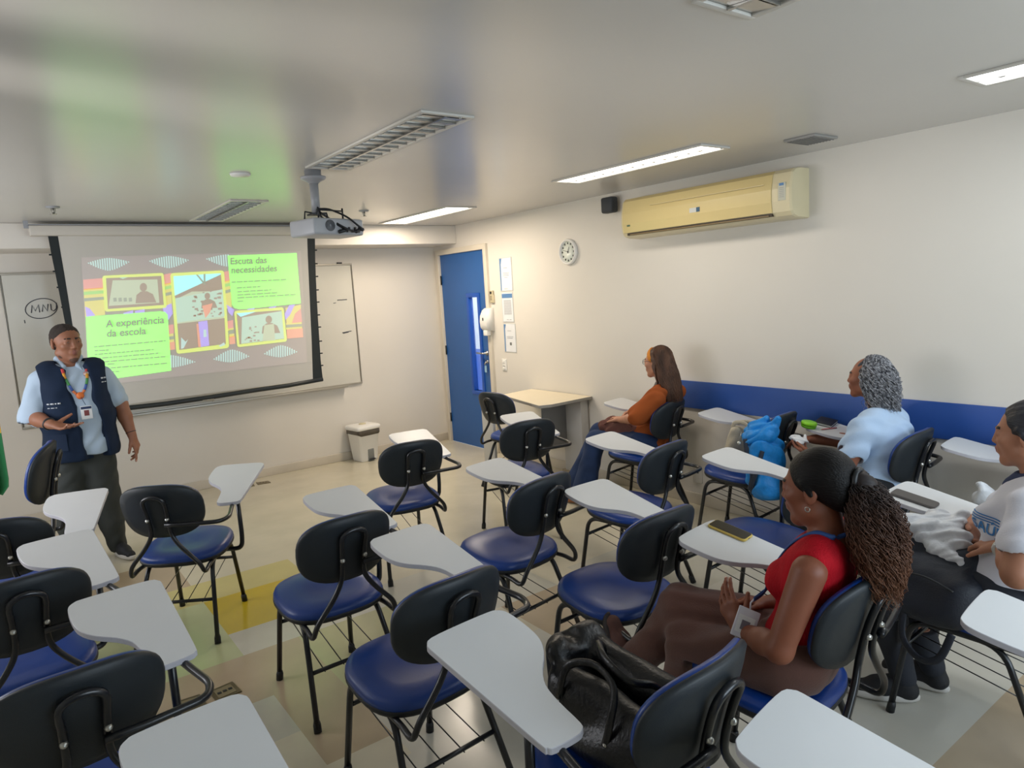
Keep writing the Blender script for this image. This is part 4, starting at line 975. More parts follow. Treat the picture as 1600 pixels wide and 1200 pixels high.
def eyes(parent, o, R, s, iris):
    mb = MB()
    for sx in (-1, 1):
        for (rad, off, mi) in ((.0108, .0, 0), (.0060, .0056, 1), (.003, .0090, 2)):
            n = 12; vs = []; fs = []
            for i in range(7):
                th = math.pi*i/6
                for k in range(n):
                    ph = 2*math.pi*k/n; q = V3(sx*.031+rad*math.sin(th)*math.cos(ph), .0785+off+rad*math.sin(th)*math.sin(ph)*(1 if mi == 0 else .8), .005+rad*math.cos(th)*(.75 if mi == 0 else 1)); vs.append(o+R @ (q*s))
            for i in range(6):
                for k in range(n): fs.append((i*n+k, i*n+(k+1) % n, (i+1)*n+(k+1) % n, (i+1)*n+k))
            mb.add(vs, fs, mi)
    return mb.build('eyes', [mat('eye_white', srgb(215, 208, 198), .25), iris, mat('pupil', srgb(10, 8, 8), .1)], parent)
# ---- hand: w wrist, d towards the knuckles, n palm normal, thumb on side th (+1/-1 along d x n)
def hand(w, d, n, th=1, s=1.0, curl=(25, 30, 34, 40), spread=.1, thumb=(.6, .75, .25), m=0, bend2=1.15):
    w = V3(w); d = V3(d)/np.linalg.norm(d); n = V3(n); n = n-d*np.dot(n, d); n /= np.linalg.norm(n); l = np.cross(d, n)*th
    P = []
    kn = [(.030, .086), (.010, .090), (-.010, .086), (-.029, .078)]
    for i, (a, b) in enumerate(kn): P.append(cap(w+d*.008*s+l*a*.45*s, w+(d*b+l*a)*s, .0145*s, .0108*s, .013, m))
    P.append(cap(w-d*.02*s, w+d*.035*s, .022*s, .022*s, .015, m, fl=(n, 1.25)))
    Ls = [(.040, .026, .020), (.044, .029, .021), (.041, .027, .020), (.033, .021, .018)]
    for i, (a, b) in enumerate(kn):
        p = w+(d*b+l*a)*s; ang = math.radians(curl[i]); dd = d+l*spread*(1.5-i)/1.5; dd /= np.linalg.norm(dd); cum = 0
        for j, L in enumerate(Ls[i]):
            cum += ang*(1 if j == 0 else bend2 if j == 1 else .7); v = dd*math.cos(cum)+n*math.sin(cum); q = p+v*L*s
            r0 = (.0094, .0083, .0074)[j]*s*(1 if i < 3 else .88); r1 = (.0084, .0075, .0064)[j]*s*(1 if i < 3 else .88)
            P.append(cap(p, q, r0, r1, .0035, m)); p2, p = p, q
        bk = -(n*math.cos(cum)-dd*math.sin(cum))
        P.append(ell(q-v*.004*s+bk*.0050*s, (.0048*s, .0048*s, .0048*s), .001, NAIL))
    t0 = w+(d*.022+l*.020)*s; tv = d*thumb[0]+l*thumb[1]+n*thumb[2]; tv /= np.linalg.norm(tv); t1 = t0+tv*.042*s
    tv2 = tv*.9+d*.35+n*.15; tv2 /= np.linalg.norm(tv2); t2 = t1+tv2*.030*s; tv3 = tv2+d*.2+n*.15; tv3 /= np.linalg.norm(tv3); t3 = t2+tv3*.023*s
    P += [cap(t0, t1, .0155*s, .0115*s, .012, m), cap(t1, t2, .0105*s, .0095*s, .004, m), cap(t2, t3, .0095*s, .0078*s, .003, m)]
    return P
def strands(name, parent, m, paths, r=.0016, n=3, taper=True):
    mb = MB()
    for p in paths:
        k = len(p); R = [r*(1-.75*(i/(k-1))**3) if taper else r for i in range(k)]
        mb.tube(p, R, n, 0, False)
    return mb.build(name, m, parent)
def eyes_for(parent, o, R, s): return eyes(parent, o, R, s, mat('iris', srgb(48, 30, 20), .2))
def skin(name, c, lip): 
    b = mat(name, srgb(*c), .5, spec=.4, var=.06, vscale=14, bump=.03, bscale=350); b.node_tree.nodes['Principled BSDF'].inputs['Subsurface Weight'].default_value = .06
    b.node_tree.nodes['Principled BSDF'].inputs['Subsurface Radius'].default_value = (.012, .005, .003)
    return b, mat(name+'_lips', srgb(*lip), .4)
M_nail = mat('finger_nail', srgb(196, 150, 132), .3)
def shoe(name, parent, heel, toe, h, ms, sole=None, solem=None, w_=.042):
    heel = V3(heel); toe = V3(toe); d = toe-heel; L = np.linalg.norm(d); d /= L; up = V3(0, 0, 1) if abs(d[2]) < .8 else V3(0, -1, 0); up = up-d*np.dot(up, d); up /= np.linalg.norm(up)
    P = [cap(heel+up*.035+d*.02, heel+d*L*.55+up*.035, .036, .036, .02), cap(heel+d*L*.5+up*.030, toe-d*.02+up*.024, .037, .030, .025), cap(heel+d*.025+up*.04, heel+d*.035+up*h, .034, .036, .02), cap(heel+d*.05+up*.07, heel+d*L*.6+up*.05, .028, .022, .03)]
    P.append(cut(heel+up*.008, -up))
    o = sdf_obj(name, P, .005, ms, parent)
    if solem is not None:
        side = np.cross(up, d); mb = MB(); out = []
        for k in range(28):
            a = 2*math.pi*k/28; c, s = math.cos(a), math.sin(a); out.append((c, s))
        rr_ = lambda sc, z: [heel+d*(L*.5+(L*.5+.018)*c*sc)+side*(s*(.040+.004*c)*sc)+up*z for c, s in out]
        mb.rings([rr_(.95, -.004), rr_(1.02, .004), rr_(1.03, .018), rr_(.97, .024)]); mb.build('sole', solem, o)
    return o

random.seed(11); rng = np.random.RandomState(4)
M_irisd = mat('iris', srgb(45, 28, 20), .2)
M_brow_dark = mat('dark_hair', srgb(26, 22, 22), .6)

# ============================================================ the woman in the red top (sits on c13)
def pose(k): x, y, d, _ = CH[k]; return (x, y, 0), math.radians(d)
loc, rz = pose('c13')
W1 = empty('person', loc, rz); tag(W1, 'woman in a sleeveless red top and brown trousers with a long curly ponytail, legs crossed', 'person')
sk, lp = skin('brown_skin', (132, 78, 56), (112, 56, 48))
hc = V3(0, -.128, 1.062); hR = rotm(2, -6); hs = .97
H = xf(head_prims(.98), hc, hR, hs)
neck = [cap((0, -.165, .90), (0, -.145, 1.0), .050, .047, .03)]
shL, elL, wrL = V3(-.165, -.175, .872), V3(-.228, -.120, .655), V3(-.125, .052, .615)
shR, elR, wrR = V3(.165, -.150, .872), V3(.225, -.02, .655), V3(.075, .055, .628)
torso = [cap((-.10, -.165, .885), (.10, -.155, .885), .052, .052, .04), cap((0, -.130, .80), (0, -.110, .70), .098, .092, .05, fl=((0, 1, 0), 1.25)), cap((-.06, -.135, .82), (.06, -.13, .82), .082, .082, .05, fl=((0, 1, 0), 1.1)),
         cap((0, -.105, .70), (0, -.085, .56), .096, .118, .05, fl=((0, 1, 0), 1.25)), cap((-.055, -.07, .55), (.055, -.07, .55), .088, .088, .05)]
bust = [ell((-.062, -.055, .785), (.055, .05, .055), .03), ell((.062, -.050, .785), (.055, .05, .055), .03)]
arms = chain([shL, elL], [.047, .037], .02)+chain([elL, V3(elL*.6+wrL*.4), wrL], [.037, .036, .024], .015)+chain([shR, elR], [.046, .036], .02)+chain([elR, V3(elR*.6+wrR*.4), wrR], [.036, .035, .024], .015)
hands = hand(wrL, (.15, .55, .72), (.95, -.1, -.2), -1, .92, (14, 17, 20, 23), .03, (.6, .6, .2))+hand(wrR, (-.55, .80, .10), (-.1, -.3, -1), 1, .92, (20, 24, 28, 34), .1, (.6, .6, .2))
hipL, knL, anL = V3(-.09, -.07, .525), V3(-.075, .265, .475), V3(-.05, .30, .095)
hipR, knR, anR = V3(.09, -.06, .535), V3(-.005, .340, .565), V3(-.03, .555, .275)
legs = chain([hipL, knL], [.094, .068], .03)+chain([knL, V3(-.06, .29, .30), anL], [.06, .054, .034], .03)+chain([hipR, knR], [.092, .062], .02)+chain([knR, (knR+anR)/2+V3(0, -.012, -.01), anR], [.056, .05, .032], .03)
SEATCUT = [cut((0, 0, .472), (0, 0, -1), box=((-.35, -.35, .25), (.35, .236, .48)))]
body = sdf_obj('body', torso+inflate(bust, -.008)+inflate(legs, -.012)+SEATCUT+neck+arms+H+hands, .0042, [sk, lp, M_brow_dark, M_nail], W1)
eyes_for(W1, hc, hR, hs)
M_red = mat('red_rib_knit', srgb(176, 14, 30), .8, spec=.2, bump=.5, bscale=55, stretch=(5, 5, .3), var=.15, vscale=6)
top_p = inflate(torso, .008)+inflate(bust, .002)+[cap((-.135, -.172, .893), (-.10, -.170, .905), .040, .042, .02), cap((.135, -.155, .893), (.10, -.155, .905), .040, .042, .02)]
top_p += [ell((-.215, -.16, .86), (.062, .12, .13), .01, op='s'), ell((.215, -.14, .86), (.062, .12, .13), .01, op='s'), ell((0, -.135, .975), (.072, .068, .055), .01, op='s'), cut((0, 0, .545), (0, 0, -1))]
sdf_obj('sleeveless_top', top_p, .0045, M_red, W1, noise=[(.0016, 18, 10, 60, 0), (.0009, 60, 30, 20, 1)])
M_brown = mat('brown_trouser_cloth', srgb(98, 68, 60), .85, spec=.2, bump=.15, bscale=180, var=.10, vscale=5, sheen=.2)
tr = [cap((-.058, -.075, .555), (.058, -.07, .555), .118, .118, .04), cap((0, -.08, .55), (0, -.085, .60), .118, .112, .03, fl=((0, 1, 0), 1.22))]+inflate(chain([hipL, knL], [.098, .074], .02)+chain([knL, V3(-.065, .30, .30), anL+V3(0, 0, .02)], [.072, .068, .072], .03), .003)
tr += inflate(chain([hipR, knR], [.094, .068], .018)+chain([knR, (knR+anR)/2+V3(0, -.015, -.012), anR+V3(0, -.01, .01)], [.064, .062, .066], .03), .003)
tr += [cut((0, 0, .464), (0, 0, -1), box=((-.35, -.35, .25), (.35, .236, .475))), ell(anR+V3(.00, .035, -.05), (.05, .05, .02), .01, op='s', R=rotm(0, -40)), cut((0, -.1, .625), (0, 0, 1), box=((-.3, -.3, .5), (.3, .05, .8)))]
sdf_obj('trousers', tr, .0048, M_brown, W1, noise=[(.0038, 30, 26, 18, .5), (.0022, 62, 22, 48, 2.)])
M_lshoe = mat('brown_suede', srgb(92, 58, 50), .7, bump=.1, bscale=300)
f0 = anR+V3(-.005, .03, -.045); 
shoe('loafer', W1, f0, f0+V3(.01, .075, .195), .055, M_lshoe, solem=mat('loafer_sole', srgb(40, 30, 28), .6))
shoe('loafer', W1, V3(-.055, .25, .01), V3(-.055, .46, .01), .07, M_lshoe, solem=mat('loafer_sole', srgb(40, 30, 28), .6))
# hair: slicked back crown and a big curly ponytail
M_slick = mat('slick_dark_hair', srgb(14, 11, 11), .5, spec=.22, bump=.35, bscale=40, stretch=(6, .6, 6))
def hm(name, a, b, z0, z1, rough=.55):
    """hair colour that runs from root to tip"""
    m = mat(name, a, rough, spec=.35); nt = m.node_tree; tc = nt.nodes.new('ShaderNodeTexCoord'); sx = nt.nodes.new('ShaderNodeSeparateXYZ'); mr = nt.nodes.new('ShaderNodeMapRange'); cr = nt.nodes.new('ShaderNodeMix'); cr.data_type = 'RGBA'
    nz = nt.nodes.new('ShaderNodeTexNoise'); nz.inputs['Scale'].default_value = 28; ad = nt.nodes.new('ShaderNodeMath'); ad.operation = 'MULTIPLY_ADD'; ad.inputs[1].default_value = .10; 
    nt.links.new(tc.outputs['Object'], sx.inputs[0]); nt.links.new(tc.outputs['Object'], nz.inputs['Vector']); nt.links.new(nz.outputs['Fac'], ad.inputs[0]); nt.links.new(sx.outputs['Z'], ad.inputs[2])
    mr.inputs['From Min'].default_value = z0+.05; mr.inputs['From Max'].default_value = z1+.05; nt.links.new(ad.outputs[0], mr.inputs[0]); nt.links.new(mr.outputs[0], cr.inputs['Factor'])
    cr.inputs['A'].default_value = b; cr.inputs['B'].default_value = a; nt.links.new(cr.outputs['Result'], nt.nodes['Principled BSDF'].inputs['Base Color']); return m
cap_l = [ell((0, -.020, .040), (.080, .098, .084), .01), ell((0, -.070, -.01), (.062, .045, .06), .03), cap((-.073, .012, .03), (-.073, -.01, -.005), .010, .008, .01), cap((.073, .012, .03), (.073, -.01, -.005), .010, .008, .01)]
cap_l += [cut((0, .060, .058), (0, .90, -.42)), cut((0, -.035, -.045), (0, .45, -.89))]
sdf_obj('slicked_hair', xf(cap_l, hc, hR, hs), .004, M_slick, W1)
base = hc+hR @ V3(0, -.108, .028)*hs
M_pony = hm('curly_brown_hair', srgb(30, 20, 18), srgb(122, 80, 56), .78, 1.10, .55)
def sph(th, ph): return V3(math.sin(th)*math.cos(ph), math.sin(th)*math.sin(ph), math.cos(th))
core = [ell(base+V3(0, -.012, .0), (.030, .03, .03), .02), cap(base+V3(0, -.03, -.03), base+V3(0, -.055, -.13), .034, .052, .04), cap(base+V3(0, -.055, -.13), base+V3(0, -.07, -.24), .052, .024, .04)]
sdf_obj('ponytail', core, .006, M_pony, W1, noise=[(.004, 90, 60, 70, 0), (.003, 160, 130, 110, 2)])
def curl_path(p0, ctrl, amp, freq, n, ph, rnd=.004):
    out = []; m_ = len(ctrl)
    full = spline([p0]+ctrl, max(2, n//m_)); L = len(full)
    for i, p in enumerate(full):
        t = i/(L-1); a = ph+freq*t*2*math.pi; q = p+V3(math.cos(a), math.sin(a), .35*math.cos(a*1.3))*amp*min(1, t*4); out.append(q)
    return out
paths = []
for i in range(900):
    a = rng.uniform(0, 2*math.pi); u = math.sqrt(rng.uniform(0.4, 1)); ox, oy = math.cos(a)*u, math.sin(a)*u; L = rng.uniform(.72, 1.08)
    c1_ = base+V3(ox*.050, -.030+oy*.042, -.03+rng.uniform(-.01, .02)); c2_ = base+V3(ox*.088, -.055+oy*.070, -.12*L+rng.uniform(-.02, .02)); c3_ = base+V3(ox*.086, -.075+oy*.068, -.22*L); c4_ = base+V3(ox*.050, -.080+oy*.042, -.30*L+rng.uniform(-.03, .01))
    paths.append(curl_path(base+V3(ox*.022, -.012, oy*.022), [c1_, c2_, c3_, c4_], rng.uniform(.004, .0075), rng.uniform(7, 12), 44, rng.uniform(0, 6)))
strands('ponytail_curls', W1, M_pony, paths, .0017)
mb = MB(); mb.tube([base+V3(.032*math.cos(a), -.012, .032*math.sin(a)) for a in [k*math.pi/10 for k in range(20)]], .008, 6, 0, False, True); mb.build('hair_tie', M_dark, W1)
er = hc+hR @ V3(-.078, .003, -.046)*hs
mb = MB(); mb.tube([er+V3(0, .007*math.cos(a), .007*math.sin(a)) for a in [k*math.pi/7 for k in range(14)]], .0015, 5, 0, False, True); mb.build('earring', M_chrome, W1)
M_lany = mat('blue_lanyard', srgb(36, 72, 132), .7)
pts = spline([(-.058, -.20, .945), (-.066, -.145, .948), (-.070, -.080, .900), (-.055, -.015, .80), (-.06, .005, .73), (-.10, .02, .715), (.0, .0, .745), (.055, -.01, .80), (.070, -.075, .900), (.066, -.140, .948), (.058, -.195, .945), (0, -.232, .955)], 6, True)
mb = MB(); mb.tube(pts, .009, 8, 0, False, True, ((0, 1, .3), .35)); mb.build('lanyard', M_lany, W1)
mb = MB(); by_ = V3(.75, .5, -.43); by_ /= np.linalg.norm(by_); bz_ = V3(.30, -.25, 1.); bz_ -= by_*np.dot(bz_, by_); bz_ /= np.linalg.norm(bz_); bx_ = np.cross(by_, bz_)
BM = Matrix(((bx_[0], by_[0], bz_[0], -.150), (bx_[1], by_[1], bz_[1], .022), (bx_[2], by_[2], bz_[2], .655), (0, 0, 0, 1)))
mb.box((-.032, -.003, -.045), (.032, .003, .045), 0, .003, BM); mb.box((-.024, -.0042, -.03), (.024, -.003, .022), 1, 0, BM); mb.box((-.012, -.0052, -.02), (.012, -.0042, .008), 2, 0, BM); mb.box((-.02, .003, -.03), (.02, .0042, .022), 1, 0, BM)
mb.tube([(-.10, .02, .715), (-.12, .02, .71), tuple(BM @ Vector((0, 0, .045)))], .003, 6); mb.build('badge_holder', [mat('clear_holder', srgb(214, 212, 222), .2), M_paper, mat('badge_photo', srgb(120, 112, 122), .6)], W1)
ub = (elL-wrL)/np.linalg.norm(elL-wrL); e1 = np.cross(ub, V3(0, 0, 1)); e1 /= np.linalg.norm(e1); e2 = np.cross(ub, e1); bc = wrL+ub*.018
mb = MB(); mb.tube([bc+(e1*math.cos(a)+e2*math.sin(a))*.0285 for a in [k*math.pi/12 for k in range(24)]], .004, 6, 0, False, True)
for k in range(9): a = k*2*math.pi/9; q = bc+(e1*math.cos(a)+e2*math.sin(a))*.031; mb.lathe([(0, -.005), (.005, 0), (0, .005)], 6, 0, Matrix.Translation(tuple(q)))
mb.build('bracelet', mat('beaded_bracelet', srgb(196, 186, 166), .3), W1)

# ============================================================ the woman in the white T-shirt (c16)
loc, rz = pose('c16')
W2 = empty('person', loc, rz); tag(W2, 'woman in a white T-shirt at the right edge, hands folded on her lap', 'person')
sk, lp = skin('tan_skin', (168, 116, 90), (150, 88, 78))
hc = V3(0, -.105, 1.095); hR = rotm(3, -4); hs = .95
H = xf(head_prims(1.0), hc, hR, hs)
neck = [cap((0, -.15, .93), (0, -.12, 1.03), .052, .048, .03)]
shL, elL, wrL = V3(-.170, -.16, .885), V3(-.275, -.16, .700), V3(-.135, -.085, .735)
shR, elR, wrR = V3(.165, -.12, .885), V3(.225, .05, .735), V3(.085, .078, .712)
torso = [cap((-.10, -.155, .90), (.10, -.145, .90), .055, .055, .04), cap((0, -.12, .82), (0, -.10, .72), .110, .112, .05, fl=((0, 1, 0), 1.2)), cap((-.06, -.13, .83), (.06, -.125, .83), .088, .088, .05), cap((0, -.10, .72), (0, -.075, .58), .116, .135, .05, fl=((0, 1, 0), 1.2)), cap((-.06, -.07, .56), (.06, -.07, .56), .095, .095, .05)]
bust = [ell((-.065, -.035, .80), (.06, .055, .06), .03), ell((.065, -.03, .80), (.06, .055, .06), .03)]
arms = chain([shL, elL], [.052, .042], .02)+chain([elL, V3(elL*.6+wrL*.4), wrL], [.042, .040, .027], .015)+chain([shR, elR], [.05, .040], .02)+chain([elR, V3(elR*.6+wrR*.4), wrR], [.040, .039, .027], .015)
hands = hand(wrL, (.52, .80, -.22), (.3, .1, -.95), 1, .98, (22, 26, 30, 34), .06, (.65, .55, .2))+hand(wrR, (-.78, -.30, -.42), (-.2, -.9, .35), 1, .98, (30, 34, 38, 42), .05, (.6, .5, .2))
legs2 = chain([V3(-.095, -.07, .53), V3(-.10, .31, .515)], [.095, .07], .03)+chain([V3(-.10, .31, .50), V3(-.09, .29, .30), V3(-.07, .25, .10)], [.064, .056, .038], .03)+chain([V3(.095, -.07, .53), V3(.10, .33, .515)], [.095, .07], .03)+chain([V3(.10, .33, .50), V3(.09, .28, .30), V3(.08, .20, .10)], [.064, .056, .038], .03)
sdf_obj('body', torso+inflate(bust, -.01)+inflate(legs2, -.012)+SEATCUT+neck+arms+H+hands, .0042, [sk, lp, M_brow_dark, M_nail], W2)
eyes_for(W2, hc, hR, hs)
M_tee = mat('white_tshirt', srgb(208, 208, 216), .85, spec=.2, bump=.12, bscale=220)
shp = inflate(torso, .012)+inflate(bust, .008)+[cap(shL+V3(.006, 0, .004), shL*.45+elL*.55, .062, .068, .03), cap(shR+V3(-.006, 0, .004), shR*.45+elR*.55, .060, .066, .03)]
uL = (elL-shL)/np.linalg.norm(elL-shL); uR = (elR-shR)/np.linalg.norm(elR-shR)
shp += [cap(shL*.46+elL*.54, elL, .058, .058, .004, op='s'), cap(shR*.46+elR*.54, elR, .056, .056, .004, op='s'), ell((0, -.085, .985), (.075, .085, .06), .008, op='s'), cut((0, 0, .50), (0, 0, -1))]
tee = sdf_obj('t_shirt', shp, .0045, M_tee, W2, noise=[(.0035, 18, 22, 46, .3), (.002, 52, 35, 32, 2)])
inner = sdf_obj('dark_undershirt', [cap((-.05, -.14, .915), (.05, -.135, .915), .060, .060, .03), cap((0, -.12, .93), (0, -.085, .90), .055, .05, .03), ell((0, -.125, 1.0), (.056, .06, .055), .006, op='s')], .005, mat('navy_cloth', srgb(28, 44, 82), .8), W2)
def shirt_text(target, txt, size, org, ex, ez, d, m, bold=.02, name='shirt_lettering', off=.002):
    vs, fs = text_mesh(txt, size, bold); org, ex, ez = V3(org), V3(ex), V3(ez)
    bm = bmesh.new(); bv_ = [bm.verts.new(v) for v in vs]
    for f in fs:
        try: bm.faces.new([bv_[i] for i in f])
        except ValueError: pass
    for _ in range(3): bmesh.ops.triangulate(bm, faces=bm.faces[:]); bmesh.ops.subdivide_edges(bm, edges=[e for e in bm.edges if e.calc_length() > size*.12], cuts=1)
    bmesh.ops.triangulate(bm, faces=bm.faces[:]); bm.verts.index_update(); vs = [tuple(v.co) for v in bm.verts]; fs = [tuple(v.index for v in f.verts) for f in bm.faces]; bm.free()
    # refine long letter edges by dropping onto the cloth vertex by vertex
    P = drape([org+ex*v[0]+ez*v[1] for v in vs], target, d, off); mb = MB(); mb.add(P, fs, 0, False); return mb.build(name, m, target)
M_bl = mat('blue_lettering', srgb(52, 118, 178), .7)
shirt_text(tee, 'SAÚDE', .050, (-.090, .01, .775), (-.45, -.88, -.14), (0, -.03, 1), (.88, -.47, 0), M_bl, .0008, off=.004)
shirt_text(tee, 'CLÍNICA', .026, (-.10, -.03, .792), (.75, .66, 0), (0, -.05, 1), (.66, -.75, 0), M_bl, .015) if False else None
mbx = MB()
for i in range(3): 
    q = [V3(-.09-.45*.10*t, .01-.88*.10*t, .833-.014*t-.009*i) for t in np.linspace(0, 1, 10)]; P = drape(q, tee, (.88, -.47, 0), .002); mbx.tube(P, .0022, 4, 0)
mbx.build('shirt_small_lettering', M_bl, tee)
M_navy = mat('navy_trousers', srgb(30, 34, 44), .8, bump=.1, bscale=200)
sdf_obj('trousers', [cap((-.06, -.07, .55), (.06, -.07, .55), .115, .115, .04)]+inflate(legs2, .008)+[cut((0, 0, .464), (0, 0, -1), box=((-.35, -.35, .25), (.35, .236, .475))), cut((0, 0, .62), (0, 0, 1))], .0055, M_navy, W2, noise=[(.002, 25, 18, 22, 0)])
M_blkshoe = mat('black_knit_shoe', srgb(22, 23, 28), .7, bump=.15, bscale=260); M_whsole = mat('white_sole', srgb(196, 192, 186), .5)
shoe('sneaker', W2, (.085, .16, .012), (.085, .385, .012), .09, M_blkshoe, solem=M_whsole); shoe('sneaker', W2, (-.055, .215, .012), (-.165, .41, .012), .09, M_blkshoe, solem=M_whsole)
M_h2 = mat('dark_tied_hair', srgb(38, 38, 44), .5, spec=.5, bump=.6, bscale=30, stretch=(3, 1, 4))
cap2 = [ell((0, -.022, .042), (.082, .100, .087), .01), ell((0, -.075, .0), (.066, .05, .06), .03), cap((-.074, .010, .03), (-.074, -.015, -.02), .011, .009, .01), cap((.074, .010, .03), (.074, -.015, -.02), .011, .009, .01), ell((0, -.13, .04), .042, .02), cut((0, .052, .058), (0, .93, -.36)), cut((0, -.04, -.05), (0, .4, -.9))]
sdf_obj('hair', xf(cap2, hc, hR, hs), .004, M_h2, W2, noise=[(.0018, 120, 60, 140, 0)])
ub = (elL-wrL)/np.linalg.norm(elL-wrL); e1 = np.cross(ub, V3(0, 0, 1)); e1 /= np.linalg.norm(e1); e2 = np.cross(ub, e1); bc = wrL+ub*.02
wt = empty('wristwatch', (0, 0, 0)); wt.parent = W2
mb = MB(); mb.tube([bc+(e1*math.cos(a)+e2*math.sin(a))*.0315 for a in [k*math.pi/12 for k in range(24)]], .009, 6, 0, False, True, (tuple(e1), 1)); mb.build('watch_strap', mat('pale_strap', srgb(196, 196, 192), .3, metal=.3), wt)
q = bc-e2*.036 if (-e2)[2] > 0 else bc+e2*.036
zz = Vector(tuple(q-bc)).normalized(); MW = Matrix.Translation(tuple(q)) @ zz.to_track_quat('Z', 'X').to_matrix().to_4x4()
mb = MB(); mb.box((-.016, -.017, -.004), (.016, .017, .006), 0, .004, MW); mb.box((-.012, -.013, .006), (.012, .013, .0068), 1, 0, MW); mb.build('watch_case', [M_chrome, mat('watch_dial', srgb(150, 160, 168), .2)], wt)

# ============================================================ the woman with grey curls (c14)
loc, rz = pose('c14')
W3 = empty('person', loc, rz); tag(W3, 'woman with shoulder-length grey curls and a pale blue T-shirt holding a white tissue', 'person')
sk, lp = skin('warm_brown_skin', (148, 92, 68), (132, 74, 62))
hc = V3(0, .005, 1.100); hR = rotm(6, 2); hs = .95
H = xf(head_prims(1.03), hc, hR, hs)
neck = [cap((0, -.06, .93), (0, -.02, 1.03), .052, .048, .03)]
shL, elL, wrL = V3(-.185, -.055, .850), V3(-.235, .010, .665), V3(-.12, .235, .668)
shR, elR, wrR = V3(.185, -.03, .86), V3(.22, .16, .69), V3(.08, .35, .70)
torso = [cap((-.115, -.07, .885), (.115, -.06, .885), .058, .058, .04), cap((0, -.085, .80), (0, -.085, .70), .118, .115, .05, fl=((0, 1, 0), 1.1)), cap((-.07, -.085, .81), (.07, -.08, .81), .095, .095, .05), cap((0, -.085, .70), (0, -.075, .57), .122, .14, .05, fl=((0, 1, 0), 1.2)), cap((-.06, -.07, .56), (.06, -.07, .56), .10, .10, .05)]
bust = [ell((-.07, .015, .77), (.065, .055, .065), .03), ell((.07, .02, .77), (.065, .055, .065), .03)]
arms = chain([shL, elL], [.058, .047], .02)+chain([elL, V3(elL*.6+wrL*.4), wrL], [.046, .042, .028], .015)+chain([shR, elR], [.056, .045], .02)+chain([elR, V3(elR*.6+wrR*.4), wrR], [.045, .042, .028], .015)
hands = hand(wrL, (.25, .93, .05), (.2, .1, .95), -1, .95, (20, 24, 28, 30), .1, (.6, .5, .45))+hand(wrR, (-.45, .85, 0), (-.2, 0, -.95), 1, .95, (20, 24, 28, 30), .1)
legs3 = chain([V3(-.095, -.05, .53), V3(-.10, .33, .51)], [.10, .072], .03)+chain([V3(-.10, .33, .50), V3(-.09, .35, .30), V3(-.08, .32, .10)], [.066, .06, .04], .03)+chain([V3(.095, -.05, .53), V3(.10, .33, .51)], [.10, .072], .03)+chain([V3(.10, .33, .50), V3(.10, .35, .30), V3(.09, .32, .10)], [.066, .06, .04], .03)
sdf_obj('body', torso+inflate(bust, -.01)+inflate(legs3, -.012)+SEATCUT+neck+arms+H+hands, .005, [sk, lp, M_brow_dark, M_nail], W3)
eyes_for(W3, hc, hR, hs)
M_lb = mat('pale_blue_tshirt', srgb(178, 200, 226), .85, spec=.2, bump=.12, bscale=200)
shp = inflate(torso, .012)+inflate(bust, .008)+[cap(shL+V3(.006, 0, .004), shL*.30+elL*.70, .070, .074, .03), cap(shR+V3(-.006, 0, .004), shR*.35+elR*.65, .068, .072, .03), cap(shL*.32+elL*.68, elL, .064, .064, .004, op='s'), cap(shR*.36+elR*.64, elR, .062, .062, .004, op='s'), ell((0, -.015, .985), (.07, .07, .05), .008, op='s'), cut((0, 0, .48), (0, 0, -1))]
sdf_obj('t_shirt', shp, .005, M_lb, W3, noise=[(.0042, 12, 30, 56, .3), (.0024, 46, 32, 36, 2)])
sdf_obj('trousers', [cap((-.06, -.07, .55), (.06, -.07, .55), .12, .12, .04)]+inflate(legs3, .008)+[cut((0, 0, .464), (0, 0, -1), box=((-.35, -.35, .25), (.35, .236, .475))), cut((0, 0, .62), (0, 0, 1))], .006, mat('black_trousers', srgb(26, 27, 32), .8), W3)
shoe('shoe', W3, (.09, .27, .01), (.085, .50, .01), .08, M_blkshoe); shoe('shoe', W3, (-.08, .27, .01), (-.07, .50, .01), .08, M_blkshoe)
M_gh = mat('grey_curls', srgb(184, 184, 188), .5, spec=.4, col2=srgb(46, 46, 52), vscale=80)
cg = [ell((0, -.032, .043), (.084, .092, .082), .01), ell((0, -.070, -.05), (.086, .070, .09), .04), ell((0, -.085, -.12), (.085, .060, .06), .04), cap((-.07, .01, .0), (-.08, -.03, -.10), .014, .018, .02), cap((.07, .01, .0), (.08, -.03, -.10), .014, .018, .02), cut((0, .035, .05), (0, .95, -.25))]
sdf_obj('hair', xf(cg, hc, hR, hs), .005, mat('grey_hair_core', srgb(60, 60, 66), .6), W3, noise=[(.004, 90, 70, 80, 0), (.003, 150, 140, 120, 1)])
paths = []
for i in range(1500):
    th = math.acos(rng.uniform(.15, 1)); ph = rng.uniform(0, 2*math.pi); s_ = sph(th*1.15, ph)
    if s_[1] > .42: continue
    p0 = V3(s_[0]*.088, -.032+s_[1]*.094, .045+s_[2]*.088); out = V3(s_[0], s_[1]-.25, 0); out /= (np.linalg.norm(out)+1e-6)
    L = rng.uniform(.15, .32); p1 = p0+out*rng.uniform(.01, .03)+V3(0, -.01, -.02-L*.3); p2 = V3(out[0]*rng.uniform(.085, .112), -.075+out[1]*rng.uniform(.06, .095), p0[2]-L*.95)+V3(*rng.uniform(-.012, .012, 3))
    p2[2] = max(p2[2], -.225+rng.uniform(0, .05)); paths.append([hc+hR @ (q*hs) for q in curl_path(p0, [p1, p2], rng.uniform(.006, .011), rng.uniform(3, 6.5), 28, rng.uniform(0, 6))])
strands('hair_curls', W3, M_gh, paths, .0021)
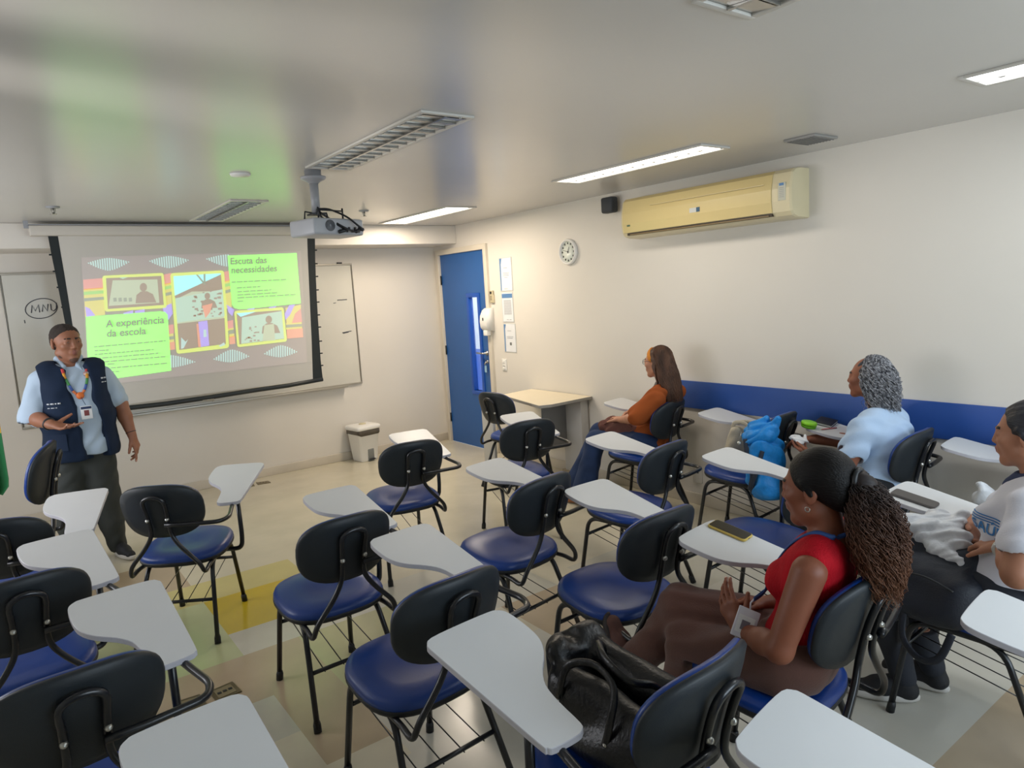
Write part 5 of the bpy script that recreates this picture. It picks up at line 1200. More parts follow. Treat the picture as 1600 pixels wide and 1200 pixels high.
for q in ((-.075, -.045, -.17), (.02, -.16, -.175)):
    mb = MB(); p = hc+hR @ (V3(q)*hs); mb.lathe([(0, -.014), (.010, -.01), (.014, 0), (.010, .01), (0, .014)], 10, 0, Matrix.Translation(tuple(p))); mb.build('hair_bobble', M_dark, W3)

# ============================================================ the woman in orange (c15)
loc, rz = pose('c15')
W4 = empty('person', loc, rz); tag(W4, 'woman in a rust-orange blouse and blue jeans with glasses and an orange headband', 'person')
sk, lp = skin('fair_skin', (188, 134, 106), (164, 92, 80))
hc = V3(0, -.140, 1.112); hR = rotm(2, -2); hs = .93
H = xf(head_prims(.97), hc, hR, hs)
neck = [cap((0, -.195, .94), (0, -.16, 1.04), .046, .043, .03)]
shL, elL, wrL = V3(-.160, -.215, .880), V3(-.205, -.075, .735), V3(-.105, .115, .690)
shR, elR, wrR = V3(.160, -.20, .880), V3(.19, -.04, .745), V3(.055, .10, .735)
torso = [cap((-.10, -.205, .895), (.10, -.20, .895), .050, .050, .04), cap((0, -.150, .82), (0, -.105, .70), .102, .100, .05, fl=((0, 1, 0), 1.3)), cap((-.055, -.165, .835), (.055, -.16, .835), .072, .072, .05), cap((0, -.105, .70), (0, -.075, .57), .104, .124, .05, fl=((0, 1, 0), 1.25)), cap((-.055, -.06, .56), (.055, -.06, .56), .09, .09, .05)]
bust = [ell((-.06, -.095, .80), (.05, .045, .05), .03), ell((.06, -.09, .80), (.05, .045, .05), .03)]
arms = chain([shL, elL], [.046, .038], .02)+chain([elL, V3(elL*.6+wrL*.4), wrL], [.038, .036, .024], .015)+chain([shR, elR], [.045, .037], .02)+chain([elR, V3(elR*.6+wrR*.4), wrR], [.037, .035, .024], .015)
hands = hand(wrL, (.45, .85, .05), (.1, .2, -.95), 1, .9, (28, 32, 36, 40), .05)+hand(wrR, (-.75, .6, -.2), (-.1, -.2, -1), 1, .9, (28, 32, 36, 40), .05)
hL, kL, aL = V3(-.09, -.06, .53), V3(-.095, .36, .515), V3(-.13, .47, .12); hR_, kR_, aR = V3(.09, -.05, .535), V3(.03, .41, .545), V3(.02, .63, .17)
legs4 = chain([hL, kL, (kL+aL)/2, aL], [.088, .064, .056, .036], .025)+chain([hR_, kR_, (kR_+aR)/2, aR], [.088, .062, .056, .036], .025)
sdf_obj('body', torso+inflate(bust, -.008)+inflate(legs4, -.010)+SEATCUT+neck+arms+H+hands, .005, [sk, lp, M_brow_dark, M_nail], W4)
eyes_for(W4, hc, hR, hs)
M_or = mat('rust_cloth', srgb(150, 76, 34), .85, spec=.2, bump=.12, bscale=200, var=.08, vscale=5)
shp = inflate(torso, .012)+inflate(bust, .006)+[cap(shL+V3(.006, 0, .003), shL*.12+elL*.88, .062, .070, .03), cap(shR+V3(-.006, 0, .003), shR*.15+elR*.85, .060, .068, .03), ell((0, -.155, .985), (.06, .06, .04), .008, op='s'), cut((0, 0, .50), (0, 0, -1))]
sdf_obj('blouse', shp, .005, M_or, W4, noise=[(.005, 30, 30, 44, .3), (.003, 60, 52, 36, 2)])
sdf_obj('shirt_collar', [cap((-.045, -.165, .965), (-.02, -.125, .925), .020, .016, .01, fl=((0, 1, 0), 1.3)), cap((.045, -.165, .965), (.02, -.125, .925), .020, .016, .01), cap((-.045, -.19, .97), (.045, -.19, .97), .022, .022, .01)], .005, mat('grey_collar', srgb(112, 108, 100), .8), W4)
M_jean = mat('blue_denim', srgb(30, 52, 92), .85, bump=.15, bscale=300, var=.12, vscale=9)
jn = [cap((-.055, -.06, .55), (.055, -.06, .55), .112, .112, .03)]+inflate(chain([hL, kL], [.090, .068], .02)+chain([kL, (kL+aL)/2, aL+V3(0, 0, -.03)], [.068, .072, .098], .02)+chain([hR_, kR_], [.09, .066], .02)+chain([kR_, (kR_+aR)/2, aR+V3(0, .005, -.03)], [.066, .070, .092], .02), .005)
jn += [cut((0, 0, .464), (0, 0, -1), box=((-.35, -.35, .25), (.35, .236, .475))), cut((0, 0, .62), (0, 0, 1)), cut(aL+V3(0, 0, -.085), (0, 0, -1), box=((-.3, .35, 0), (.3, .9, .3)))]
sdf_obj('flared_jeans', jn, .006, M_jean, W4, noise=[(.003, 30, 18, 14, 0), (.002, 46, 52, 20, 1)])
M_ws = mat('white_canvas_shoe', srgb(205, 205, 212), .6)
shoe('canvas_shoe', W4, (.02, .62, .055), (.035, .83, .075), .07, M_ws, solem=mat('tan_sole', srgb(150, 96, 56), .6)); shoe('canvas_shoe', W4, (-.13, .45, .012), (-.165, .66, .012), .08, M_ws, solem=mat('tan_sole', srgb(150, 96, 56), .6))
M_bh = mat('long_brown_hair', srgb(98, 68, 50), .5, spec=.4, col2=srgb(66, 46, 36), vscale=20, stretch=(1, 1, .25))
cg = [ell((0, -.028, .038), (.080, .094, .084), .01), ell((0, -.080, -.05), (.082, .062, .10), .04), ell((0, -.105, -.16), (.090, .050, .10), .04), ell((0, -.12, -.24), (.078, .034, .055), .03), cap((-.066, .0, .02), (-.082, -.02, -.15), .016, .022, .02), cap((.066, .0, .02), (.082, -.02, -.15), .016, .022, .02), cut((0, .022, .06), (0, .95, -.25))]
sdf_obj('hair', xf(cg, hc, hR, hs), .005, M_bh, W4, noise=[(.003, 70, 70, 14, 0), (.0015, 150, 130, 20, 1)])
paths = []
for i in range(900):
    ph = rng.uniform(math.radians(150), math.radians(390)); th = rng.uniform(.1, 1.3); s_ = sph(th, ph)
    if s_[1] > .2: continue
    p0 = V3(s_[0]*.086, -.030+s_[1]*.098, .040+s_[2]*.089); ox = math.cos(ph)
    p1 = V3(ox*.092, -.075+math.sin(ph)*.075, -.06); p2 = V3(ox*.104, -.105+math.sin(ph)*.064, -.17); p3 = V3(ox*.095, -.125+math.sin(ph)*.05, -.24-rng.uniform(0, .07))
    paths.append([hc+hR @ (q*hs) for q in curl_path(p0, [p1, p2, p3], rng.uniform(.002, .005), rng.uniform(1.5, 3), 18, rng.uniform(0, 6))])
strands('hair_strands', W4, M_bh, paths, .0022)
hb = [ell((0, -.012, .042), (.0795, .090, .0865), .01), cut((0, .063, .060), (0, .90, -.42)), cut((0, .016, .06), (0, -.93, .3))]
sdf_obj('headband', xf(hb, hc, hR, hs), .004, mat('orange_fabric', srgb(206, 128, 40), .8, bump=.3, bscale=60), W4)
mb = MB()
for s in (-1, 1):
    mb.tube([hc+hR @ (V3(s*.031+.021*math.cos(a), .099-.004*abs(math.cos(a)), .004+.017*math.sin(a))*hs) for a in [k*math.pi/9 for k in range(18)]], .0017, 5, 0, False, True)
    mb.tube([hc+hR @ (V3(*q)*hs) for q in ((s*.052, .094, .008), (s*.072, .05, .012), (s*.080, -.0, .010))], .0017, 5)
mb.tube([hc+hR @ (V3(*q)*hs) for q in ((-.010, .099, .006), (0, .103, .009), (.010, .099, .006))], .0017, 5); mb.build('glasses', M_dark, W4)

# ============================================================ the man by the screen
MY = 5.50
W5 = empty('person', (.40, MY, 0), math.pi); tag(W5, 'man standing by the screen in a navy waistcoat and light blue shirt', 'person')
def mp(x, z, y=0.0): return V3(-(x-.40), y, z)       # picture-plane position -> his own axes (he faces -Y of the room)
sk, lp = skin('olive_skin', (146, 98, 74), (134, 84, 74))
hc = mp(.388, 1.512, .0); hR = rotm(20, -2); hs = 1.06
H = xf(head_prims(1.08, 1.15), hc, hR, hs)
neck = [cap(hc+V3(0, -.02, -.15), hc+V3(0, -.01, -.06), .064, .060, .03)]
shr, elr, wrr = mp(.215, 1.27), mp(.135, 1.055, .05), mp(.225, 1.015, .27)
shl, ell_, wrl = mp(.560, 1.265), mp(.650, 1.06, .01), mp(.688, .84, .07)
torso = [cap(mp(.27, 1.30), mp(.51, 1.30), .068, .068, .05), cap(mp(.32, 1.20, .01), mp(.46, 1.20, .01), .125, .125, .06), cap(mp(.33, 1.02, .03), mp(.45, 1.02, .03), .14, .14, .06), cap(mp(.335, .86, .02), mp(.445, .86, .02), .135, .135, .05)]
arms = chain([shr, elr], [.060, .050], .02)+chain([elr, V3(elr*.6+wrr*.4), wrr], [.048, .046, .030], .015)+chain([shl, ell_], [.060, .048], .02)+chain([ell_, V3(ell_*.6+wrl*.4), wrl], [.047, .045, .029], .015)
hands = hand(wrr, (-.72, .60, -.22), (.1, .15, 1.0), -1, 1.05, (10, 14, 18, 22), .25, (.35, .8, .5))+hand(wrl, (-.22, .12, -.97), (.75, -.5, -.1), -1, 1.05, (8, 26, 30, 34), .12, (.75, .45, .3))
legs5 = chain([mp(.315, .80), mp(.275, .44, .02)], [.105, .078], .03)+chain([mp(.275, .44, .02), mp(.265, .27, .0), mp(.26, .08, -.01)], [.072, .066, .045], .03)+chain([mp(.465, .80), mp(.485, .44, .03)], [.105, .078], .03)+chain([mp(.485, .44, .03), mp(.50, .27, .01), mp(.515, .08, .0)], [.072, .066, .045], .03)
sdf_obj('body', torso+inflate(legs5, -.012)+neck+arms+H+hands, .0042, [sk, lp, M_brow_dark, M_nail], W5)
eyes_for(W5, hc, hR, hs)
M_shirt = mat('light_blue_shirt', srgb(172, 190, 208), .8, spec=.2, bump=.12, bscale=240)
sp_ = inflate(torso, .010)+[cap(shr+V3(.004, 0, .0), shr*.12+elr*.88, .074, .078, .03), cap(shl+V3(-.004, 0, .0), shl*.22+ell_*.78, .072, .072, .03), cap(shr*.10+elr*.90, elr, .082, .082, .006), cap(mp(.34, .80, .02), mp(.45, .80, .02), .142, .142, .03)]
sp_ += [cap(shr*.0+elr*1.0, elr+(elr-shr)*.3, .060, .060, .004, op='s'), ell(hc+V3(0, .01, -.125), (.066, .07, .045), .006, op='s'), cut(mp(.4, .765), (0, 0, -1), box=((-.35, -.3, .5), (.35, .3, .80)))]
shirt = sdf_obj('shirt', sp_, .0055, M_shirt, W5, noise=[(.003, 30, 22, 30, .3), (.002, 60, 42, 26, 2)])
cl = []
for s in (-1, 1): cl += [cap(hc+V3(s*.062, -.02, -.108), hc+V3(s*.040, .065, -.155), .016, .014, .01), cap(hc+V3(s*.040, .065, -.155), hc+V3(s*.058, .085, -.185), .014, .007, .008)]
cl += [cap(hc+V3(-.062, -.03, -.105), hc+V3(.062, -.03, -.105), .018, .018, .03)]
sdf_obj('collar', cl, .0045, M_shirt, W5)
M_vest = mat('navy_waistcoat', srgb(21, 37, 60), .8, spec=.25, bump=.1, bscale=220, var=.12, vscale=7)
vp = inflate(torso, .026)+[cap(mp(.335, .80, .02), mp(.455, .80, .02), .162, .162, .03), cap(mp(.27, 1.30), mp(.51, 1.30), .090, .090, .04), cut(mp(.4, .735), (0, 0, -1))]
# open front, arm holes and neck
vp += [cap(mp(.400, 1.42, .13), mp(.425, 1.14, .19), .088, .066, .008, op='s'), cap(mp(.435, 1.12, .2), mp(.475, .70, .2), .065, .085, .008, op='s'), ell(hc+V3(0, .03, -.13), (.085, .09, .06), .01, op='s'), ell(mp(.165, 1.24), (.055, .13, .15), .01, op='s'), ell(mp(.62, 1.235), (.055, .13, .15), .01, op='s')]
vest = sdf_obj('waistcoat', vp, .0055, M_vest, W5, noise=[(.002, 26, 20, 34, 1), (.0015, 50, 30, 22, 0)])
M_wt = mat('white_embroidery', srgb(206, 212, 218), .7)
mb = MB()
for (x0, z0, n_, L) in ((.545, 1.262, 2, .07), (.225, 1.13, 2, .06)):
    mb = MB()
    for i in range(n_):
        x = x0
        for wd in (.012, .018, .008, .016)[:3 if i else 4]:
            q = drape([mp(x+wd*t, z0-i*.026, .0) for t in (0, .5, 1)], vest, (0, -1, 0), .002, .4); mb.tube(q, .005-.002*i, 4); x += wd+.006
    mb.build('embroidered_lettering', M_wt, vest)
for (x, z) in ((.25, .88), (.56, .93)):
    mb = MB(); q = [mp(x-.05, z+.05), mp(x, z+.05), mp(x+.05, z+.05), mp(x-.05, z), mp(x, z), mp(x+.05, z), mp(x-.05, z-.06), mp(x, z-.06), mp(x+.05, z-.06)]
    mb.add(drape(q, vest, (0, -1, 0), .008, .4), [(0, 1, 4, 3), (1, 2, 5, 4), (3, 4, 7, 6), (4, 5, 8, 7)], 0, True); po = mb.build('pocket', M_vest, vest)
M_gt = mat('dark_grey_green_trousers', srgb(52, 56, 54), .85, bump=.15, bscale=200, var=.1, vscale=5)
tp = [cap(mp(.335, .80), mp(.445, .80), .128, .128, .04)]+inflate(legs5, .014)+[cut(mp(.4, .87), (0, 0, 1))]
sdf_obj('trousers', tp, .0055, M_gt, W5, noise=[(.0022, 30, 20, 50, 1), (.0012, 60, 30, 30, 0)])
s1 = shoe('sneaker', W5, mp(.510, .012, -.03), mp(.575, .012, .20), .08, M_blkshoe, solem=M_whsole); s2 = shoe('sneaker', W5, mp(.255, .012, -.04), mp(.235, .012, .20), .08, M_blkshoe, solem=M_whsole)
mb = MB(); q = spline([mp(.552, .045, .035), mp(.556, .030, .075), mp(.560, .036, .125), mp(.566, .055, .15)], 5); q = [p+V3(-.012, 0, 0) for p in q]; mb.tube(q, [.006*(1-abs(2*i/(len(q)-1)-.7)*.6) for i in range(len(q))], 5); mb.build('side_stripe', M_wt, s1)
cm = [ell((0, -.016, .037), (.0802, .0945, .0808), .01), ell((0, -.072, -.01), (.060, .037, .055), .03), cut((0, .070, .082), (0, .72, -.69)), cut((0, -.01, -.008), (0, .45, -.89))]
sdf_obj('short_hair', xf(cm, hc, hR, hs), .004, mat('cropped_black_hair', srgb(50, 41, 36), .85, bump=.6, bscale=300), W5, noise=[(.0018, 190, 160, 210, 0)])
bd = [cap((-.046, .02, -.075), (0, .068, -.100), .0205, .0178, .02), cap((.046, .02, -.075), (0, .068, -.100), .0205, .0178, .02), ell((0, .07, -.104), (.02, .016, .015), .01)]
sdf_obj('stubble', xf(bd, hc, hR, hs*1.005), .004, mat('beard_stubble', srgb(88, 62, 50), .8, bump=.4, bscale=500), W5)
# lanyard with badge
lc = [srgb(190, 60, 60), srgb(214, 150, 50), srgb(70, 140, 80), srgb(60, 90, 160), srgb(210, 120, 70)]
def lan(pts_, name):
    q = drape(spline(pts_, 8), [shirt, vest], (0, -1, 0), .006, .4); mb = MB(); k = max(1, len(q)//6)
    for i in range(0, len(q)-1, k): mb.tube(q[i:i+k+1], .009, 6, (i//k) % 5, True, False, ((0, 1, 0), .4))
    return mb.build(name, [mat('ribbon_colour', c, .7) for c in lc], W5)
lan([mp(.335, 1.345, .0), mp(.345, 1.28, 0), mp(.375, 1.20, 0), mp(.405, 1.165, 0)], 'lanyard'); lan([mp(.47, 1.33, 0), mp(.465, 1.27, 0), mp(.44, 1.20, 0), mp(.41, 1.165, 0)], 'lanyard')
bq = V3(drape([mp(.410, 1.165)], [shirt, vest], (0, -1, 0), .012, .4)[0])
mb = MB(); mb.lathe([(0, -.006), (.02, -.004), (.024, 0), (.02, .006), (0, .008)], 12, 0, Matrix.Translation(tuple(bq)) @ Matrix.Rotation(-math.pi/2, 4, 'X')); mb.build('orange_badge_reel', mat('orange_plastic', srgb(214, 110, 44), .5), W5)
bq2 = V3(drape([mp(.430, 1.055)], [shirt, vest], (0, -1, 0), .014, .4)[0]); mb = MB(); mb.tube([tuple(bq), tuple(bq2+V3(0, 0, .05))], .002, 4, 2)
mb.box(tuple(bq2-V3(.032, .002, .045)), tuple(bq2+V3(.032, .002, .042)), 0, .002); mb.box(tuple(bq2+V3(-.030, .002, .022)), tuple(bq2+V3(.030, .0032, .038)), 2); mb.box(tuple(bq2+V3(-.014, .002, -.022)), tuple(bq2+V3(.014, .0032, .014)), 1)
mb.build('name_badge', [M_paper, mat('badge_portrait', srgb(128, 62, 62), .6), mat('badge_navy', srgb(30, 50, 90), .6)], W5)
mb = MB(); mb.lathe([(0, 0), (.017, 0), (.017, .003), (0, .004)], 14, 0, Matrix.Translation(tuple(V3(drape([mp(.465, 1.30)], [shirt, vest], (0, -1, 0), .006, .4)[0]))) @ Matrix.Rotation(-math.pi/2, 4, 'X')); mb.build('round_pin_badge', mat('pin_badge', srgb(206, 196, 186), .4, col2=srgb(160, 70, 60), vscale=60), W5)
def bandring(c0, c1, r, w_, name, m):
    u_ = (c1-c0)/np.linalg.norm(c1-c0); e1 = np.cross(u_, V3(0, 0, 1)); e1 /= np.linalg.norm(e1); e2 = np.cross(u_, e1)
    mb = MB(); mb.tube([c0+(e1*math.cos(a)+e2*math.sin(a))*r for a in [k*math.pi/12 for k in range(24)]], w_, 6, 0, False, True); return mb.build(name, m, W5)
bandring(wrr+(elr-wrr)*.10, elr, .033, .008, 'wristwatch', M_dark); bandring(wrl+(ell_-wrl)*.10, ell_, .031, .003, 'bracelet', M_dark)
# ------------------------------------------------------------ things on the chairs
def cw(k, p):
    x, y, d, _ = CH[k]; a = math.radians(d); c, s = math.cos(a), math.sin(a); return (x+c*p[0]-s*p[1], y+s*p[0]+c*p[1], p[2])
def on_tablet(name, k, p, ang, label, cat, lift=0.0):
    """an Empty lying on the sloping writing tablet of chair k, at local x, y, turned by ang degrees"""
    t = empty(name, cw(k, (p[0], p[1], tz(p[1])+.0005+lift))); d = math.radians(CH[k][2])
    M = Matrix.Rotation(d, 4, 'Z') @ Matrix.Rotation(math.atan(TS), 4, 'X') @ Matrix.Rotation(math.radians(ang), 4, 'Z'); t.rotation_euler = M.to_euler(); tag(t, label, cat); return t
def phone(k, p, ang, label, body, glass, L=.150, W_=.074, H_=.0095, screen=True):
    t = on_tablet('mobile_phone', k, p, ang, label, 'phone')
    mb = MB(); mb.prism([(x, y) for x, y in rr(W_/2, L/2, .013, 5)], 0, H_, 0, .002); mb.build('phone_case', body, t)
    mb = MB(); mb.prism([(x, y) for x, y in rr(W_/2-.0035, L/2-.0035, .011, 5)], H_, H_+.0006, 0); mb.build('phone_screen' if screen else 'phone_back', glass, t)
    if screen: mb = MB(); mb.box((-.006, -L/2-.0006, .003), (.006, -L/2+.001, .006), 0); mb.build('charging_port', M_dark, t)
    return t
phone('c13', (.279, .310), 2, 'phone in a yellow case on the white tablet before the woman in red', mat('yellow_case', srgb(214, 186, 92), .4), mat('phone_glass', srgb(14, 13, 14), .12, spec=.6))
phone('c16', (.137, .300), 4, 'dark grey phone on the white tablet at the right, before the woman in white', mat('grey_case', srgb(84, 80, 78), .45), mat('grey_back', srgb(78, 74, 72), .4), .165, .08, .009, False)
t = on_tablet('round_container', 'c14', (.085, .385), 0, 'small round lime-green container on a tablet by the blue wall panel', 'container')
mb = MB(); mb.lathe([(0, 0), (.040, 0), (.043, .004), (.043, .018), (0, .018)], 30); mb.build('base', mat('green_base', srgb(110, 190, 30), .35), t)
mb = MB(); mb.lathe([(0, .018), (.045, .018), (.0455, .024), (.044, .031), (.038, .033), (0, .0325)], 30); mb.build('lid', mat('lime_plastic', srgb(138, 214, 30), .3), t)
t = on_tablet('notebook', 'c14', (.255, .365), 12, 'black notebook lying on the tablet beside the lime-green container', 'notebook')
mb = MB(); mb.box((-.075, -.05, 0), (.075, .05, .003), 0, .001); mb.box((-.075, -.05, .013), (.075, .05, .016), 0, .001); mb.build('cover', mat('black_cover', srgb(28, 26, 30), .5), t)
mb = MB(); mb.box((-.072, -.047, .003), (.072, .047, .013)); mb.build('pages', M_paper, t)
t = on_tablet('pencil', 'c14', (.165, .30), 75, 'pink pencil lying in front of the black notebook', 'pencil')
mb = MB(); mb.tube([(0, -.06, .004), (0, .06, .004)], .0035, 6); mb.build('pencil_shaft', mat('pink_paint', srgb(206, 120, 126), .4), t)
mb = MB(); mb.tube([(0, .06, .004), (0, .072, .004)], [.0035, .0006], 6); mb.build('pencil_tip', mat('wood_tip', srgb(200, 170, 130), .6), t)

# tissue in the hand of the woman with grey curls
def world_empty(name, k, p, label, cat):
    t = empty(name, cw(k, p), math.radians(CH[k][2])); tag(t, label, cat); return t
t = world_empty('paper_tissue', 'c14', (-.06, .365, .70), 'crumpled white tissue held by the woman with grey curls', 'tissue')
sdf_obj('tissue_sheet', [ell((0, 0, .02), (.045, .055, .014), .01, R=rotm(20, 12, 18)), ell((.02, .03, .03), (.03, .035, .012), .01, R=rotm(-30, -25, 10)), ell((-.03, -.02, .025), (.03, .03, .010), .01, R=rotm(10, 30, -20)), cap((.0, -.04, .02), (.03, -.02, .045), .010, .006, .01)], .0035, M_paper, t, noise=[(.0025, 90, 70, 120, 0), (.002, 150, 130, 60, 1)])

# black leather handbag on the seat of the left-handed chair
t = world_empty('handbag', 'c9', (0, 0, .468), 'large black leather handbag standing on the seat of the left-handed chair', 'handbag')
M_lea = mat('black_leather', srgb(9, 9, 11), .36, spec=.5, bump=.2, bscale=90)
hb = [cap((.10, .20, .07), (.12, -.14, .07), .062, .066, .03, fl=((0, 0, 1), .8)), cap((-.06, .16, .07), (-.06, -.15, .07), .06, .065, .05), cap((.10, .20, .19), (.10, -.12, .15), .048, .045, .05), cap((-.045, .16, .17), (-.04, -.13, .14), .048, .045, .06), cap((.03, .23, .20), (.03, .20, .05), .05, .07, .04), cap((.12, .215, .225), (-.03, .20, .225), .030, .030, .03), cap((.10, -.14, .13), (-.03, -.14, .13), .05, .05, .04)]
hb += [cap((.03, .17, .27), (.03, -.10, .235), .038, .034, .02, op='s'), cap((.035, .235, .262), (.035, .20, .262), .030, .028, .01, op='s'), cut((0, 0, .002), (0, 0, -1))]
sdf_obj('bag_body', hb, .0045, M_lea, t, noise=[(.003, 18, 26, 12, .4), (.0018, 44, 30, 20, 1)])
for s, pts in ((1, [(-.095, .13, .12), (-.10, .12, .19), (-.085, .10, .25), (-.065, .03, .27), (-.075, -.04, .24), (-.108, -.05, .16), (-.115, -.03, .08)]), (-1, [(.08, .14, .16), (.06, .11, .235), (.0, .07, .285), (-.05, .0, .285), (-.05, -.07, .26), (-.0, -.10, .24), (.07, -.09, .18)])):
    mb = MB(); mb.tube(spline(pts, 7), .011, 8, 0, True, False, ((1, .2, 0), .45)); mb.build('bag_handle', M_lea, t)
for p in ((-.112, .12, .155), (-.116, -.04, .11), (-.115, .06, .08), (.04, .246, .16)):
    mb = MB(); mb.lathe([(0, -.004), (.006, -.003), (.006, .003), (0, .004)], 10, 0, Matrix.Translation(p) @ Matrix.Rotation(math.pi/2, 4, 'Y')); mb.build('stud', M_chrome, t)
mb = MB(); mb.tube([(.035+.030*math.cos(a), .226, .236+.03*math.sin(a)) for a in [math.pi+k*math.pi/10 for k in range(11)]], .0035, 6); mb.build('rim_piping', M_lea, t)

# dark backpack and white plastic bag on the lap of the woman in white
t = world_empty('backpack', 'c16', (-.02, .13, .57), 'dark navy backpack on the lap of the woman in the white T-shirt', 'backpack')
M_bp = mat('navy_nylon', srgb(25, 30, 42), .6, bump=.2, bscale=160, var=.15, vscale=8)
bpz = [cap((-.16, -.10, -.02), (-.14, .12, .0), .075, .07, .05), cap((.08, -.08, .04), (.08, .14, .04), .06, .06, .05), cap((-.05, -.10, .045), (-.05, .14, .045), .065, .062, .05), cap((-.19, -.10, -.09), (-.19, .10, -.09), .055, .055, .05), cap((-.19, .12, -.14), (-.16, .15, -.03), .05, .055, .04)]
sdf_obj('bag_body', bpz, .005, M_bp, t, noise=[(.003, 22, 16, 28, 0), (.002, 50, 40, 30, 2)])
mb = MB(); mb.tube(spline([(-.24, -.11, .01), (-.255, -.02, .045), (-.25, .08, .03), (-.235, .15, -.03)], 8), .004, 5); mb.build('zip', M_dark, t)
mb = MB(); mb.tube(spline([(-.235, .05, -.12), (-.262, .04, -.20), (-.275, -.02, -.25), (-.27, -.08, -.23), (-.245, -.11, -.14)], 8), .013, 8, 0, True, False, ((1, 0, 0), .3)); mb.build('shoulder_strap', M_bp, t)
mb = MB(); mb.tube(spline([(-.20, .17, -.06), (-.22, .20, -.16), (-.20, .17, -.24), (-.20, .13, -.20)], 8), .007, 6, 0, True, False, ((1, 0, 0), .4)); mb.build('loose_strap', M_bp, t)
M_film = mat('white_plastic_film', srgb(214, 216, 220), .35, spec=.5, bump=.5, bscale=35, var=.04, vscale=20)
t = world_empty('plastic_bag', 'c16', (-.02, .14, .665), 'crumpled white plastic bag on top of the dark backpack', 'plastic bag')
sdf_obj('bag_film', [cap((-.02, .09, .03), (-.03, -.05, .02), .055, .055, .03), ell((.04, .02, .05), (.06, .06, .05), .02), ell((-.04, .11, .05), (.05, .04, .04), .02, R=rotm(20, 20, 0)), cap((.03, -.03, .06), (.05, -.05, .10), .03, .018, .02), cap((-.08, .0, .0), (-.10, -.09, -.03), .035, .025, .02), cap((-.06, .05, .05), (-.03, .02, .085), .03, .012, .02)], .0045, M_film, t, noise=[(.005, 45, 60, 52, .5), (.004, 90, 70, 88, 1.4), (.002, 150, 170, 120, 0)])
t = world_empty('white_bag', 'c17', (-.06, .09, .47), 'small white bag lying on the seat of the far right chair', 'bag')  # small bag of crumpled white film
sdf_obj('bag_film', [ell((0, 0, .06), (.09, .10, .045), .03), ell((-.03, .07, .11), (.05, .06, .04), .03), cap((-.05, .05, .12), (-.07, .09, .19), .03, .015, .03)], .006, M_film, t, noise=[(.006, 45, 60, 52, .5), (.004, 90, 70, 88, 1.4)])

# brown bag on the lap of the woman in orange
t = world_empty('shoulder_bag', 'c15', (-.01, .15, .585), 'soft reddish-brown bag on the lap of the woman in orange', 'bag')
M_rb = mat('reddish_brown_cloth', srgb(104, 62, 54), .8, bump=.3, bscale=60, var=.15, vscale=10)
sdf_obj('bag_body', [cap((-.05, -.14, .045), (-.06, .13, .035), .055, .05, .03), cap((.03, -.10, .045), (.03, .12, .045), .05, .05, .03), cap((-.07, .14, .03), (.02, .16, .04), .035, .03, .03), ell((-.09, -.02, .0), (.03, .12, .04), .02)], .005, M_rb, t, noise=[(.005, 30, 34, 40, 0), (.003, 60, 66, 50, 1)])
mb = MB(); mb.tube(spline([(-.10, .14, .04), (-.105, .06, .085), (-.10, -.04, .09), (-.10, -.13, .06)], 7), .008, 6, 0, True, False, ((1, 0, 0), .4)); mb.build('bag_strap', M_rb, t)

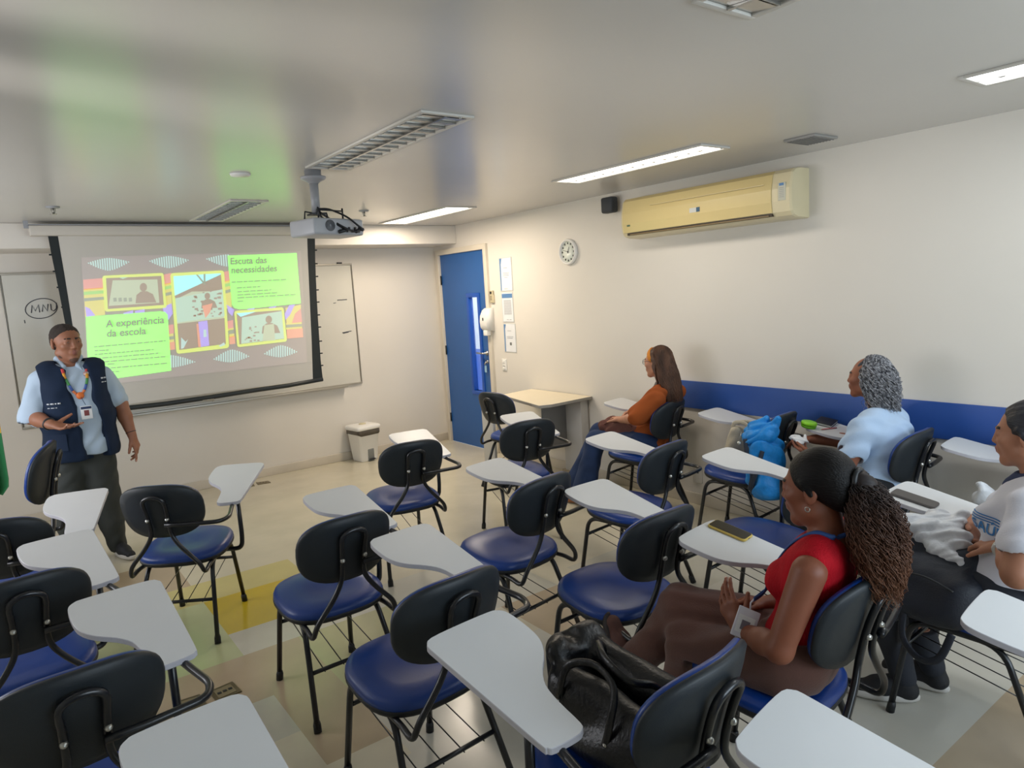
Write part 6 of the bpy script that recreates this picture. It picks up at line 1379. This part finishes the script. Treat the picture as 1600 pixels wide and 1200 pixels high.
# sky-blue backpack hanging on the chair by the blue panel, and the canvas tote beside it
t = world_empty('backpack', 'c11', (-.18, -.22, .36), 'bright sky-blue backpack hanging from the chair back by the blue wall panel', 'backpack')
M_sb = mat('sky_blue_nylon', srgb(20, 134, 212), .5, bump=.3, bscale=70, var=.18, vscale=12); M_sd = mat('dark_webbing', srgb(34, 44, 60), .7)
sdf_obj('bag_body', [cap((-.02, -.02, .06), (-.02, .01, .36), .075, .07, .04), cap((.02, -.06, .05), (.04, -.04, .30), .06, .06, .04), cap((-.03, .05, .10), (-.02, .05, .20), .045, .05, .03), cap((-.02, .06, .38), (.04, .0, .42), .05, .05, .03)], .005, M_sb, t, noise=[(.007, 40, 34, 30, 0), (.005, 78, 70, 52, 1)])
sdf_obj('top_flap', [cap((-.05, .07, .36), (-.04, -.05, .38), .038, .035, .02), cap((-.03, .04, .42), (.0, -.02, .47), .030, .022, .03), cap((-.01, -.06, .40), (.0, -.09, .49), .025, .014, .03), ell((.01, .0, .42), (.06, .08, .04), .03)], .005, M_sb, t, noise=[(.007, 46, 40, 36, 0), (.005, 86, 72, 60, 1)])
for pts in ([(-.085, .07, .36), (-.10, .05, .26), (-.10, .02, .15), (-.08, .05, .05)], [(-.085, -.04, .30), (-.105, -.02, .2), (-.095, .02, .10), (-.07, .04, .02)]):
    mb = MB(); mb.tube(spline(pts, 7), .014, 7, 0, True, False, ((1, 0, 0), .35)); mb.build('shoulder_strap', M_sd, t)
mb = MB(); mb.lathe([(0, -.012), (.010, -.008), (.013, 0), (.010, .008), (0, .012)], 10, 0, Matrix.Translation((-.10, .10, .335))); mb.tube([(-.10, .10, .345), (-.09, .09, .40)], .002, 4); mb.build('key_charm', M_steel, t)
t = world_empty('tote_bag', 'c11', (-.04, .02, .468), 'beige canvas tote bag on the seat beside the sky-blue backpack', 'bag')
M_cv = mat('beige_canvas', srgb(190, 180, 160), .85, bump=.3, bscale=160, var=.08, vscale=10)
sdf_obj('bag_body', [cap((-.02, .07, .03), (-.03, .0, .24), .045, .04, .04, fl=((1, .2, 0), 1.2)), cap((.02, .02, .03), (.02, -.06, .22), .04, .035, .04), cap((-.04, .09, .02), (.03, .10, .015), .018, .018, .02), cut((0, 0, .001), (0, 0, -1))], .005, M_cv, t, noise=[(.005, 40, 36, 30, 0), (.003, 66, 76, 50, 1)])
mb = MB(); mb.tube(spline([(-.04, .02, .25), (-.05, .0, .30), (-.05, -.07, .305), (-.05, -.12, .25)], 7), .013, 7, 0, True, False, ((1, 0, 0), .25)); mb.tube(spline([(-.05, -.02, .30), (-.03, -.05, .31), (.0, -.10, .30), (.0, -.13, .26)], 7), .013, 7, 0, True, False, ((1, 0, 0), .25)); mb.build('bag_handle', M_cv, t)
